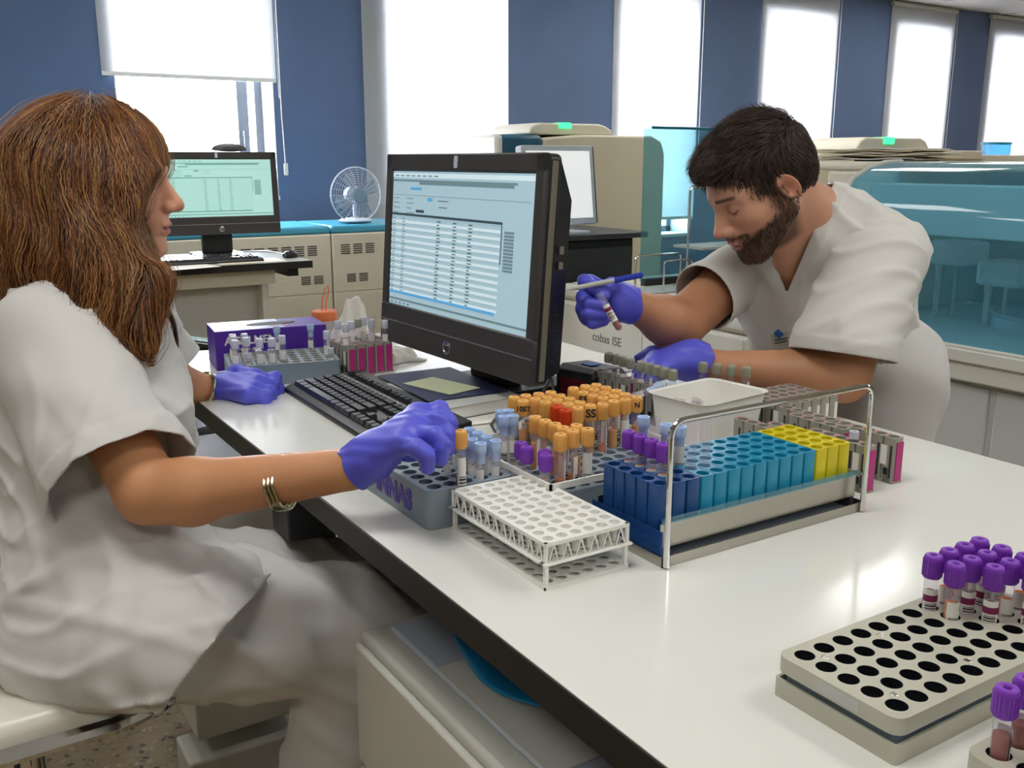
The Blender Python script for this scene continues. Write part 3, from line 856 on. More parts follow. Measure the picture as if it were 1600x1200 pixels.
# --- slate rack with the purple hand lettering ---------------------------
ix0, iy0 = .500, .980
t, W_, D_ = rack_grid(5, 10, .0222, .05, .0055, .005, .0092, .035, ['slate_rack', 'slate_in'], label='blue-grey tube rack hand-lettered in purple under the woman\'s gloved hand', loc=(ix0, iy0, BT))
text('purple_lettering', 'INNAS', .036, frame_m((-.0006, .098, .024), (0, -1, 0), (0, 0, 1)), 'ink_purple', t, .0003, bold=.0018)
gx = ix0+.0055; gy = iy0+.005
def innas(i, j): return (gx+.0222*(i+.5), gy+.0222*(j+.5), BT+.017)
gl = 'pale-blue-capped tube in the purple-lettered rack beside the held yellow tube'
for i, j in ((3, 0), (4, 0), (3, 1), (4, 1), (3, 2), (4, 2), (4, 3), (2, 2), (3, 3)):
    place(T_lb, F_lb, innas(i, j), gl, 'pale blue capped tubes in the lettered rack', FACE+random.uniform(-.5, .5))
# --- the two racks with the crowd of yellow caps --------------------------
p = .0222
t, W_, D_ = rack_grid(11, 10, p, .044, .004, .004, .0088, .03, ['slate_rack', 'slate_in'], label='pale grey tube rack crowded with yellow-capped serum tubes', loc=(.628, .905, BT))
hx = MB().bx((-.001, .0, .050), (W_+.001, .003, .058)).bx((-.001, D_-.003, .050), (W_+.001, D_, .058)).bx((-.001, 0, .050), (.002, D_, .058)).bx((W_-.002, 0, .050), (W_+.001, D_, .058))
for xx in (.001, W_-.003):
    for yy in (.001, D_-.003): hx.bx((xx, yy, .044), (xx+.002, yy+.002, .051))
hx.build('white_guide_frame', 'white_plastic', t)
def zz(a, b, z): return at_z(760+a/4.706, 580+b/4.706, z)
A = [(203,185),(290,172),(385,160),(473,148),(360,198),(450,187),(542,172),(433,220),(520,208),(612,195),(600,235),(687,222),(670,262),
     (640,118),(728,103),(808,93),(795,128),(880,113),(785,170),(870,152),(955,137),(858,190),(938,177),(1020,162),(855,235),(937,215),(1020,200)]
Cc = [(360,330),(433,358),(505,382),(565,408),(635,430),(663,392)]
used = set()
def snap(a, b, ztop):
    X, Y, Z = zz(a, b, ztop)
    return (X, Y)
ZT = BT+.1085+.004
gA = 'yellow-capped serum tube in the crowd of tubes left of the white plastic bin'
for k, (a, b) in enumerate(A):
    X, Y = snap(a, b, ZT)
    P_, Fl = ((T_yel, F_yel), (T_yel2, F_yel2), (T_yel3, F_yel3))[k % 3]
    place(P_, Fl, (X, Y, ZT-.1085), gA, 'yellow-capped tubes in the pale grey rack', FACE+random.uniform(-.3, 1.7))
gC = 'yellow-capped tube in the loose front row beside the purple-capped ones'
for k, (a, b) in enumerate(Cc):
    X, Y = snap(a, b, ZT)
    P_, Fl = ((T_yel3, F_yel3), (T_yel, F_yel), (T_yel2, F_yel2))[k % 3]
    place(P_, Fl, (X, Y, ZT-.1085), gC, 'yellow-capped tubes in the front row', FACE+random.uniform(.5, 1.5))
def mark(o, s, size=.013):
    """hand-written ink on the side of a cap (only on this tube)"""
    k = text('ink_writing', s, size, frame_m(((.0088)*math.cos(0), 0, .0975), (0, 1, 0), (0, 0, 1)), 'ink', o, .0004, bold=.0003)
for (a, b, s, lab) in ((270, 212, '10ST', 'yellow-capped tube with ink writing on the cap at the left of the crowd'),
                       (712, 150, 'SS', 'yellow-capped tube with a written S shape in the middle of the crowd'),
                       (765, 245, 'SS', 'yellow-capped tube with bold double S writing at the front of the crowd'),
                       (1105, 185, 'N', 'yellow-capped tube marked N nearest the white plastic bin')):
    X, Y = snap(a, b, ZT)
    o = dup(T_yel2, (X, Y, ZT-.1085), FACE, lab, None)
    if 'group' in o.keys(): del o['group']
    mark(o, s, .016 if s == 'SS' else .010)
for (a, b, lab) in ((545, 458, 'yellow-capped tube of orange sample at the near corner, just behind the white lattice rack'), (745, 420, 'yellow-capped tube with a large printed label at the right of the front row')):
    X, Y = snap(a, b, ZT)
    o = dup(T_yel if a == 545 else T_yel3, (X, Y, ZT-.1085), FACE+(1.3 if a == 545 else 0), lab, None)
    if 'group' in o.keys(): del o['group']
for k, (a, b, lab) in enumerate(((515, 250, 'red-capped tube on the left of the pair among yellow caps'), (580, 280, 'red-capped tube on the right of the pair among yellow caps'))):
    X, Y = snap(a, b, ZT); place(T_red, F_red, (X, Y, ZT-.1085), lab, None)
ZP = BT+.0815+.008
for k, (a, b) in enumerate(((255, 520), (297, 552), (430, 580), (437, 610))):
    X, Y, Z = zz(a, b, ZP)
    place(T_pur, F_pur, (X, Y, ZP-.0815), ['purple-capped tube at the back left of the four in front of the yellow caps', 'purple-capped tube second of four in front of the yellow caps', 'purple-capped tube hidden behind another beside the orange sample tube', 'purple-capped tube directly beside the tall orange sample tube'][k], None, FACE)
for k, (a, b) in enumerate(((105, 290), (195, 325), (130, 330), (165, 285))):
    X, Y, Z = zz(a, b, .872)
    place(T_lb, F_lb, (X, Y, .872-.078), 'pale-blue-capped tube at the left end of the yellow-capped crowd', 'pale blue capped tubes left of the yellow crowd', FACE)

# --- steel basket with blue, cyan and yellow five-place racks --------------
def five_rack(name, m_body, m_in, end=None, H=.066):
    t = thing(name, 'x', 'five-place rack', (0, 0, -5))
    b = MB(); p = .0205; r = .0078; Wd = .0202
    b.holes(1, 5, Wd, r, H, .05, (0, 0), 0, 1, 16, py=p)
    L = 5*p
    b.bx((0, 0, 0), (Wd, L, .004))
    # scalloped walls: rounded columns round every well
    for j in range(5):
        cy = p*(j+.5)
        b.prism(rrect(Wd, p-.0008, .004, 2, Wd/2, cy)[0:0] or [(Wd, cy-p/2+.0035), (Wd, cy+p/2-.0035), (Wd-.0035, cy+p/2-.0004), (.0035, cy+p/2-.0004), (0, cy+p/2-.0035), (0, cy-p/2+.0035), (.0035, cy-p/2+.0004), (Wd-.0035, cy-p/2+.0004)], .0, H-.0505)
        ring = rrect(Wd, p-.0006, .004, 2, Wd/2, cy)
        n = len(ring)
        b.add([(x, y, z) for z in (0, H-.0002) for x, y in ring], [(i, (i+1) % n, n+(i+1) % n, n+i) for i in range(n)])
    b.build('rack_body', [m_body, m_in], t, angle=40)
    if end:
        MB().bx((.0035, -.0012, .004), (Wd-.003, .0002, H-.006)).build('colour_label', end, t)
        w = MB()
        for j in range(5):
            w.bx((-.0006, p*j+.004, .008), (.0001, p*j+.0075, .055), 0)
            w.bx((-.0006, p*j+.009, .012), (.0001, p*j+.016, .022), 1)
            w.box((Wd/2, p*(j+1)-.0005, H+.0003), (.012, .002, .0008), 2)
        w.bx((-.0007, .012, .026), (.0001, .022, .054), 3)
        w.build('printed_marks', ['dark_grey', 'ink', 'pink_mark', 'paper'], t)
    return t
RB = five_rack('blue_tube_rack', 'blue_rack', 'blue_rack'); RC = five_rack('cyan_tube_rack', 'cyan_rack', 'cyan_rack'); RYl = five_rack('yellow_tube_rack', 'yellow_rack', 'yellow_rack')
RG = five_rack('grey_tube_rack', 'grey_rack', 'grey_rack', 'magenta'); RGp = five_rack('grey_tube_rack', 'grey_rack', 'grey_rack', 'paper'); fgp = [True]
for c_ in RGp.children:
    if c_.name.startswith('colour_label'): c_.scale = (.45, 1, .8); c_.location = (.009, 0, .008); c_.name = 'barcode_label'
bx0, by0 = .672, .762
fb, fc, fy = [True], [True], [True]
bp = .0215
for k in range(15):
    P_, Fl, lab = (RB, fb, 'dark blue five-place tube rack standing in the steel basket') if k < 3 else (RC, fc, 'cyan five-place tube rack standing in the steel basket') if k < 12 else (RYl, fy, 'yellow five-place tube rack standing in the steel basket')
    place(P_, Fl, (bx0+.004+k*bp, by0+.003, BT+.022), lab, lab.replace('rack standing', 'racks')[:40], 0)
bk = thing('steel_basket', 'stainless steel carrier basket with a tall wire handle holding coloured racks', 'basket', (bx0-.004, by0-.016, BT))
BW, BD = .341, .138
s = MB().bx((0, 0, 0), (BW, .0015, .012)).bx((0, BD-.0015, 0), (BW, BD, .012)).bx((0, 0, 0), (.0015, BD, .012)).bx((BW-.0015, 0, 0), (BW, BD, .012))
s.build('base_frame', 'steel', bk)
MB().bx((.0015, .0015, .0004), (BW-.0015, BD-.0015, .0016)).build('base_floor', mat('tray_floor', '#93a0ac', .3), bk)
s = MB().bx((.006, .012, .018), (BW-.006, .0132, .046)).bx((.006, BD-.013, .018), (BW-.006, BD-.0118, .046)).bx((.006, .012, .017), (BW-.006, BD-.012, .0185)).bx((.0055, .012, .018), (.0067, BD-.012, .034)).bx((BW-.0067, .012, .018), (BW-.0055, BD-.012, .046))
s.build('side_panel', 'steel', bk)
MB().bx((.006, .0133, .0), (.012, BD-.012, .018)).build('tray_foot', 'dark_grey', bk); MB().bx((BW-.012, .0133, 0), (BW-.006, BD-.012, .018)).build('tray_foot', 'dark_grey', bk)
MB().bx((.002, .0045, .004), (.0035, BD-.006, .040)).build('clear_end_strip', 'navy_clear', bk)
MB().bx((.006, .0095, .046), (BW-.006, .0105, .053)).build('plastic_edge', 'lid_blue', bk)
def handle(pts, r, rad, n=6):
    out = [pts[0]]
    for i in range(1, len(pts)-1):
        a, b_, c_ = Vector(pts[i-1]), Vector(pts[i]), Vector(pts[i+1])
        d0 = (a-b_).normalized(); d1 = (c_-b_).normalized()
        p0 = b_+d0*rad; p1 = b_+d1*rad
        for k in range(n+1):
            u = k/n; out.append(tuple((1-u)**2*p0+2*u*(1-u)*b_+u*u*p1))
    out.append(pts[-1]); return out
MB().tube(handle([(.003, -.003, .002), (.003, -.003, .168), (BW-.008, -.003, .168), (BW-.008, -.003, .002)], .003, .02), .0036, 10).build('wire_handle', 'chrome', bk)
MB().tube([(BW-.003, -.003, .048), (BW-.003, BD-.01, .048)], .0018, 6).build('cross_wire', 'chrome', bk)
zb = BT+.022
def cell(k, j): return (bx0+.004+k*bp+.0101, by0+.003+.0205*(j+.5), zb+.016)
for i, (k, j) in enumerate(((1, 4), (1, 3), (1, 2), (1, 1))):
    place(T_pur, F_pur, (*cell(k, j)[:2], zb+.022), 'purple-capped tube in the dark blue end of the steel basket', 'purple-capped tubes in the steel basket', FACE)
place(T_lb2, F_lb2, (*cell(2, 4)[:2], zb+.040), 'pale-blue-capped tube standing farthest from the camera among the basket tubes', None, FACE)
dup(T_lb2, (*cell(2, 2)[:2], zb+.040), FACE, 'pale-blue-capped tube behind the wire handle of the steel basket', None)
dup(T_lb2, (*cell(3, 2)[:2], zb+.034), FACE, 'pale-blue-capped tube with yellow-topped label just right of the basket handle post', None)
place(T_cl, F_cl, (*cell(3, 1)[:2], zb+.036), 'open clear tube with orange residue nearest the basket front', None, FACE)
dup(T_cl, (*cell(4, 1)[:2], zb+.032), FACE, 'open clear tube at the right end of the basket tubes', None)
dup(T_cl, (*cell(2, 3)[:2], zb+.032), FACE, 'open clear tube with red residue between two pale-blue-capped ones in the basket', None)

# --- grey five-place racks with magenta end labels ------------------------
fg = [True]
GR = [(1.058, .785, 'grey rack with magenta end label nearest the basket on the bench'), (1.124, .790, 'grey rack with magenta end label outermost beside the open bench top')]
for x, y, lab in GR: place(RG, fg, (x, y, BT), lab, None, 0)
for k in range(2): place(RG, fg, (1.036-.0215*0-.022*k*1.0+.0, .842+.045*k, BT), ['grey rack standing just behind the nearest magenta-ended rack', 'grey rack second behind the nearest magenta-ended rack'][k], None, 0)
for k in range(1): place(RG, fg, (1.124, .900, BT), 'grey rack end to end behind the outermost magenta-ended rack', None, 0)
place(RG, fg, (1.101, .86, BT), 'grey rack squeezed between the two magenta-ended racks', None, 0)
for k in range(6):
    place(RGp, fgp, (1.137+.0212*k, 1.0, BT), 'grey five-place rack in the closed row behind the white plastic bin', 'grey racks in a row behind the white bin', 0)
MB_l = finish_tube('small', 'small_sample_tube', None, 0, (.006, .032, -1.3, 1.3)) if False else None
place(T_sm, F_sm, (1.058+.0101, .785+.0205*1.5, BT+.028), 'small white-capped tube standing in the nearest magenta-ended grey rack', None, 0)

# racks of grey-capped tubes behind the bin
def pixrow(p0, p1, n, z): 
    a, b_ = at_z(*p0, z), at_z(*p1, z)
    return [(a[0]+(b_[0]-a[0])*k/(n-1), a[1]+(b_[1]-a[1])*k/(n-1)) for k in range(n)]
r1 = pixrow((958, 554), (1048, 575), 7, .862)
place(RG, fg, (1.045, 1.16, BT), 'grey rack holding nine grey-capped tubes in front of the man\'s glove', None, 0)
place(RG, fg, (1.045, 1.27, BT), 'grey rack end to end behind the one with grey-capped tubes', None, 0)
for k in range(9):
    y = 1.16+.0205*(k+.5) if k < 5 else 1.27+.0205*(k-5+.5)
    place(T_gry if k % 2 else T_gry2, F_gry if k % 2 else F_gry2, (1.0551, y, BT+.022), 'grey-capped tube in the row in front of the man\'s resting glove', 'grey-capped tubes in front of the glove', FACE)
q0, q3 = at_z(1099, 566, .862), at_z(1166, 573, .862); qa = math.atan2(q3[1]-q0[1], q3[0]-q0[0])
for k in range(2):
    place(RG, fg, (q0[0]-.015, q0[1]-.003, BT), 'grey rack with spaced grey-capped tubes beside the man\'s forearm', None, qa-PI/2) if k == 0 else None
for k in range(4):
    place(T_gry if k % 2 else T_gry2, F_gry if k % 2 else F_gry2, (q0[0]+(q3[0]-q0[0])*k/3, q0[1]+(q3[1]-q0[1])*k/3, BT+.022), 'grey-capped tube in the spaced row beside the man\'s forearm', 'grey-capped tubes beside the forearm', FACE)

# --- white bin --------------------------------------------------------------
t = thing('plastic_bin', 'white rectangular plastic bin between the yellow caps and grey racks', 'bin', (1.005, 1.075, BT))
m = MB(); n = 6
def ring(w, d, z): return [(x, y, z) for x, y in rrect(w, d, .02, 5)]
R0, R1, R2, R3, R4 = ring(.135, .10, 0), ring(.155, .118, .086), ring(.163, .126, .088), ring(.150, .113, .0865), ring(.131, .096, .004)
vs = R0+R1+R2+R3+R4; k = len(R0)
fs = [(i*k+j, i*k+(j+1) % k, (i+1)*k+(j+1) % k, (i+1)*k+j) for i in range(4) for j in range(k)]+[tuple(range(k))[::-1], tuple(range(4*k, 5*k))]
m.add(vs, fs, M=rz(.12)); m.build('bin_shell', 'white_plastic', t, angle=50)
t.location = (1.04, 1.07, BT)
R_ = random.Random(4)
capm = MB().lathe([(.009, 0), (.0095, .012), (.0075, .013), (.007, .004), (.001, .003)], 14)
c0 = capm.build('tube_stopper', 'clear_plastic'); tag(c0, 'loose clear stopper lying in the white plastic bin', 'stopper', 'clear stoppers in the white bin')
for i in range(12):
    o = c0 if i == 0 else c0.copy()
    if i: COL.objects.link(o)
    o.location = (1.0+R_.uniform(-.025, .04), 1.07+R_.uniform(-.03, .03), BT+.052+.008*(i % 3)); o.rotation_euler = (R_.uniform(-1.2, 1.2), R_.uniform(-1.2, 1.2), R_.uniform(0, 6))
# dark blue tray behind the yellow caps
t = thing('blue_tray', 'dark blue plastic tray behind the yellow-capped tubes', 'tray', (.995, 1.215, BT))
m = MB(); k0 = [(x, y, z) for z, s_ in ((0, .85), (.04, 1), (.04, .95), (.006, .8)) for x, y in [(a*s_, b_*s_) for a, b_ in rrect(.09, .11, .03, 5)]]
k = len(k0)//4; m.add(k0, [(i*k+j, i*k+(j+1) % k, (i+1)*k+(j+1) % k, (i+1)*k+j) for i in range(3) for j in range(k)]+[tuple(range(k))[::-1], tuple(range(3*k, 4*k))])
m.build('tray_shell', 'navy_plastic' if 'navy_plastic' in MATS else mat('navy_plastic', '#1a2f7a', .35), t, angle=50)
t.location = (.975, 1.245, BT)
o = dup(T_lb, (.985, 1.225, BT+.045), None, 'pale-blue-capped tube lying across the dark blue tray', None, (1.2, .2, .9))
if 'group' in o.keys(): del o['group']

# --- barcode scanner ---------------------------------------------------------
t = thing('barcode_scanner', 'small black barcode scanner with a blue-marked top beside the monitor', 'scanner', (1.07, 1.415, BT), .15)
MB().prism([(-.045, 0), (.05, 0), (.05, .05), (.035, .062), (-.03, .066), (-.045, .055)], -.05, .05, M=frame_m((0, 0, 0), (1, 0, 0), (0, 0, 1))).build('body', 'black_plastic', t, bevel=.006)
MB().bx((-.0465, -.035, .012), (-.044, .035, .045)).build('scan_window', 'red_glass', t, bevel=.001)
MB().prism(rrect(.028, .03, .004), .0655, .0672).build('status_button', 'scanner_blue', t, bevel=.0005)

# --- papers and notebooks -----------------------------------------------------
def sheet(x, y, w, d, a, z, label, m='paper', h=.001, name='paper_sheet', cat='paper'):
    o = MB().bx((-w/2, -d/2, 0), (w/2, d/2, h)).build(name, m); o.location = (x, y, z); o.rotation_euler.z = a
    tag(o, label, cat); return o
sheet(.80, 1.60, .12, .30, .15, BT+.0005, 'loose white paper partly under the notebooks beside the keyboard')
sheet(.815, 1.47, .10, .22, -.12, BT+.0018, 'white printed form fanned out between keyboard and notebooks')
sheet(.79, 1.71, .10, .16, .35, BT+.003, 'small white sheet fanned out near the magenta racks')
t = thing('notebook', 'thick closed notebook with white page edges under the monitor', 'notebook', (.832, 1.52, BT+.0045), .06)
MB().bx((-.075, -.11, .0015), (.075, .11, .020)).build('pages', 'paper', t)
MB().bx((-.078, -.113, 0), (.078, .113, .0015)).bx((-.078, -.113, .020), (.078, .113, .022)).bx((.075, -.113, 0), (.078, .113, .022)).build('cover', 'light_grey', t, bevel=.0006)
t = thing('folder', 'dark navy folder lying on the notebook under the monitor', 'folder', (.832, 1.57, BT+.0272), -.04)
MB().bx((-.08, -.12, 0), (.08, .12, .002)).build('cover', 'navy', t, bevel=.0006)
MB().bx((-.078, -.118, -.0006), (.078, .118, -.0001)).build('inner_sheet', 'paper', t)
sheet(.82, 1.545, .075, .13, .25, BT+.0295, 'pale green note lying on the navy folder', 'notegreen', name='paper_note')
o = MB().tube([(0, -.07, 0), (0, .055, 0), (0, .07, 0)], [.004, .004, .0012], 8).build('ballpoint_pen', 'dark_grey'); o.location = (.765, 1.565, BT+.0085); o.rotation_euler.z = .35
tag(o, 'dark ballpoint pen lying on the papers beside the notebook', 'pen')
# crumpled white cloth/paper behind the monitor foot and the white sheet by the ISE unit
def crumple(name, label, cat, loc, w, d, h, m, seed, n=18, sx=1):
    R = random.Random(seed); ph = [(R.uniform(-14, 14), R.uniform(-14, 14), R.uniform(0, 6), R.uniform(.3, 1)) for _ in range(7)]
    vs = []; fs = []
    for i in range(n+1):
        for j in range(n+1):
            u, v = i/n*2-1, j/n*2-1
            f = sum(a*math.sin(kx*u*.5+ky*v*.5+q) for kx, ky, q, a in ph)/3.5
            e = max(0, 1-max(abs(u), abs(v))**3)
            vs.append((u*w/2+.006*math.sin(7*v), v*d/2+.006*math.sin(6*u), .0015+max(0, h*(.5+.5*f))*e))
    for i in range(n):
        for j in range(n): fs.append((i*(n+1)+j, (i+1)*(n+1)+j, (i+1)*(n+1)+j+1, i*(n+1)+j+1))
    o = MB().add(vs, fs).build(name, m, sub=1, angle=180); md = o.modifiers.new('s', 'SOLIDIFY'); md.thickness = .0012
    o.location = loc; tag(o, label, cat); return o
crumple('plastic_wrap', 'crumpled white plastic wrap behind the monitor stand', 'wrapping', (.90, 1.945, BT), .14, .11, .05, 'paper', 5)
sheet(1.22, 1.72, .26, .34, .12, BT+.001, 'large white sheet of paper behind the barcode scanner at the far bench edge')
o = MB().bx((-.02, -.012, 0), (.02, .012, .016)).build('wooden_block', mat('wood_brown', '#8a4a30', .6), bevel=.002); o.location = (1.255, 1.98, BT)
tag(o, 'tiny brown block on the bench seen beyond the monitor', 'block')

# --- glove box, flat grey rack with white-capped tubes, tissue, orange-lidded jar
t = thing('glove_box', 'purple cardboard glove box with white lettering at the far bench end', 'glove box', (.665, 2.075, BT), -.13)
MB().bx((-.12, -.06, 0), (.12, .06, .085)).build('carton', 'glovebox', t, bevel=.0015)
MB().bx((-.1195, -.0595, .085), (.03, .0595, .0858)).build('pale_top_print', 'glovebox_top', t)
el = [(.055*math.cos(2*PI*k/24), .02*math.sin(2*PI*k/24)) for k in range(24)]
MB().prism(el, .0858, .0864, M=Matrix.Translation((.01, 0, 0)) @ rz(.12)).build('opening', 'inner_dark', t)
MB().lathe([(.022, .0865), (.014, .0868)], 20, M=Matrix.Translation((.02, -.035, 0)) @ Matrix.Diagonal((1, .5, 1, 1)), cap0=False, cap1=False).build('printed_ring', 'pink_mark', t)
text('box_lettering', 'A SALMEN', .024, frame_m((-.045, -.0604, .062), (1, 0, 0), (0, 0, 1)), 'paper', t, .0003, bold=.0006)
text('small_box_lettering', 'nitrile gloves', .010, frame_m((-.045, -.0604, .044), (1, 0, 0), (0, 0, 1)), 'paper', t, .0003)
t, W_, D_ = rack_grid(9, 6, .0235, .042, .005, .005, .0095, .03, ['slate_rack', 'grey_rack'], label='low grey rack with square rows holding white-capped vials beside the glove box', loc=(.515, 1.86, BT)); t.rotation_euler.z = -.22
def lrk(i, j):
    v = rz(-.22) @ Vector((.005+.0235*(i+.5), .005+.0235*(j+.5), 0)); return (.515+v.x, 1.86+v.y, BT+.013)
for i, j in ((0, 0), (0, 2), (0, 3), (1, 1), (2, 0), (3, 0), (4, 1), (1, 3), (8, 2)):
    place(T_fr, F_fr, lrk(i, j), 'frosted-cap tube standing in the low grey rack by the glove box', 'frosted-cap tubes in the low grey rack', FACE)
for i, j in ((1, 0), (2, 1), (3, 1), (2, 2), (8, 0)):
    place(T_sm, F_sm, lrk(i, j), 'short vial standing among the frosted tubes in the low grey rack', 'short vials in the low grey rack', FACE)
for i, j in ((4, 5), (7, 5)):
    v = lrk(i, j); place(T_lb, F_lb, (v[0], v[1], BT+.018), 'taller frosted-cap tube at the rear of the low grey rack', 'taller tubes at the rear of the low rack', FACE)
for k in range(5):
    o = place(RG, fg, (.748+.0225*k, 1.815+.004*k, BT), 'magenta-ended grey rack in the row left of the large monitor', 'magenta-ended racks beside the monitor', 0)
for k, j in ((0, 3), (0, 1), (1, 2), (2, 3), (3, 4), (3, 2), (4, 1)):
    place(T_fr if k != 2 else T_gry, F_fr if k != 2 else F_gry, (.748+.0225*k+.0101, 1.815+.0205*(j+.5), BT+.03), 'sample tube standing in the magenta-ended racks beside the monitor', 'tubes in the magenta-ended racks', FACE)
place(T_cl, F_cl, (.748+.0225*3+.0101, 1.815+.0205*.5+.04, BT+.03), 'tall open clear tube in the magenta-ended racks beside the monitor', None, 0)
t = thing('sample_jar', 'clear jar with orange lid and loop standing behind the glove box', 'jar', (.835, 2.16, BT))
MB().lathe([(.026, 0), (.028, .003), (.028, .068)], 24).build('jar_body', 'clear_plastic', t)
MB().lathe([(.029, .068), (.030, .07), (.030, .088), (.028, .09)], 24).build('lid', 'orange_plastic', t)
jar_lid = t.children[-1]
MB().tube([(-.006, 0, .088), (-.004, 0, .115), (.004, 0, .142), (.012, 0, .148), (.014, 0, .135), (.006, 0, .112), (.004, 0, .088)], .0018, 6).build('carry_loop', 'orange_plastic', t)
# tissue sticking up from a box
t = thing('tissue', 'white tissue sticking up between the glove box and the monitor', 'tissue', (.865, 2.09, BT))
vs = []; fs = []; n, mm = 12, 14
for i in range(n+1):
    v = i/n
    for j in range(mm+1):
        u = j/mm*2-1
        wd = .046*(1-.45*v**2)+.008
        vs.append((wd*u+.012*v+.010*v*v, .012*math.sin(5*u+3*v)+.01*v, .0+.125*v*(1-.25*u*u)+.006*math.sin(9*u)))
for i in range(n):
    for j in range(mm): fs.append((i*(mm+1)+j, i*(mm+1)+j+1, (i+1)*(mm+1)+j+1, (i+1)*(mm+1)+j))
o = MB().add(vs, fs).build('tissue_sheet', 'paper', t, sub=1, angle=180); md = o.modifiers.new('s', 'SOLIDIFY'); md.thickness = .001
# ================================================================ far desk by the first window
t = thing('computer_desk', 'white desk with thick dark edge below the half-lowered blind', 'desk', (.9, 4.45, 0))
MB().bx((-1.25, -.30, .727), (.66, .32, .7585), 0).bx((-1.248, -.298, .7585), (.658, .318, .76), 1).build('desktop', ['black_edge', 'bench_white'], t)
MB().bx((-1.2, -.25, .66), (.50, -.23, .727)).build('apron', 'cream', t)
MB().bx((-1.2, -.17, .02), (.44, -.15, .66)).build('back_panel', 'panel_grey', t)
MB().bx((.555, -.26, .69), (.605, .27, .727)).build('support_bracket', 'black_plastic', t)
MB().bx((.44, -.24, 0), (.47, .27, .727)).build('side_leg', 'offwhite', t); MB().bx((-1.2, -.24, 0), (-1.17, .27, .727)).build('side_leg', 'offwhite', t)
aio('computer_monitor', 'black monitor with pale green screen on the far desk under the window', (1.26, 4.50, .76), PI/2-.03, .05, .553, .372, .105, 'screen_far', ['scr_far_line', 'scr_far_line', 'screen_far', 'scr_far_line'] if 'scr_far_line' in MATS else [mat('scr_far_line', '#6d9a90', .3, emit='#6fa398', estr=.5), 'scr_far_line', 'screen_far', 'scr_far_line'], 5)
keyboard('black keyboard on the far desk in front of the pale green screen', (1.13, 4.22, .76), PI/2)
mo = MB().lathe([(.028, 0), (.033, .008), (.030, .020), (.018, .030), (.002, .033)], 20, M=Matrix.Diagonal((1, 1.6, 1, 1))).build('computer_mouse', 'black_gloss'); mo.location = (1.52, 4.32, .76); mo.rotation_euler.z = -.9
tag(mo, 'black computer mouse near the right end of the far desk', 'mouse')
o = MB().tube([(1.52, 4.37, .765), (1.55, 4.45, .765), (1.50, 4.6, .765), (1.40, 4.66, .765)], .002, 6).build('mouse_cable', 'black_plastic'); tag(o, 'thin cable running back from the black mouse', 'cable')
sheet(1.0, 4.22, .21, .297, .2, .7605, 'white papers under the far keyboard beside the woman\'s face', name='paper_sheet')
sheet(1.30, 4.26, .297, .16, .05, .7605, 'cream paper lying in front of the far keyboard', 'paper_cream', name='paper_sheet')
# small dark soft thing on top of the far monitor
o = MB().lathe([(.02, 0), (.055, .006), (.05, .022), (.03, .034), (.002, .038)], 16, M=Matrix.Diagonal((1.5, .5, 1, 1))).build('lumpy_object', 'dark_grey'); o.location = (1.33, 4.54, 1.237)
tag(o, 'dark lumpy object resting on top of the far monitor', 'ornament')
# pale monitor at the left border
t = thing('computer_monitor', 'pale-framed monitor at the left photo border behind the auburn hair', 'computer monitor', (.17, 4.42, .76))
MB().bx((-.24, -.02, .10), (.24, .02, .49)).build('frame', 'cream', t, bevel=.008)
MB().bx((-.215, -.0225, .13), (.215, -.02, .47)).build('screen', 'screen_silver', t)
MB().bx((-.215, -.0235, .36), (.215, -.0225, .38)).bx((.10, -.0235, .27), (.215, -.0225, .34)).build('screen_windows', 'scr_grey', t)
MB().bx((-.03, .0, .01), (.03, .03, .12)).prism(rrect(.24, .2, .03), 0, .012).build('stand', 'cream', t)

# ================================================================ cream instrument cabinets along the window wall
def vents(m, x, z, nx, nz, w, h, gap, yy):
    for i in range(nx):
        for k in range(nz): m.bx((x+i*(w+gap), yy-.0012, z+k*h*2), (x+i*(w+gap)+w, yy, z+k*h*2+h))
CX = [(-2.0, -1.0), (-.99, .01), (.02, 1.02), (1.03, 2.048), (2.056, 2.62)]
for i, (a, b_) in enumerate(CX):
    t = thing('instrument_cabinet', (['', '', 'low cream cabinet behind the far desk', 'low cream vented cabinet right of the far desk, with a blue lid strip', 'narrow cream vented cabinet carrying the desk fan'][i]) or ['low cream cabinet at the far left end of the window wall', 'low cream cabinet second from the left along the window wall'][i], 'cabinet', (0, 5.15, 0))
    MB().bx((a, 0, .04), (b_, .55, .795)).build('body', 'cream', t, bevel=.006)
    MB().bx((a+.004, -.004, .06), (b_-.004, 0, .46)).bx((a+.004, -.004, .465), (b_-.004, 0, .79)).build('front_panel', 'cream', t, bevel=.002)
    MB().bx((a, .0, .796), (b_, .55, .84)).build('blue_lid', 'lid_solid' if 'lid_solid' in MATS else mat('lid_solid', '#4fa6c4', .2), t, bevel=.012)
    v = MB()
    if i >= 2:
        for q in range(3 if i == 4 else 6):
            x = b_-.14-q*.075 if i == 3 else a+.05+q*.075 if i == 4 else a+.3+q*.075
            vents(v, x, .68, 1, 5, .055, .006, .0, -.004)
            if q < 2: vents(v, x+.03, .52, 1, 5, .055, .005, .0, -.004)
        v.build('vent_slots', 'dark_grey', t)
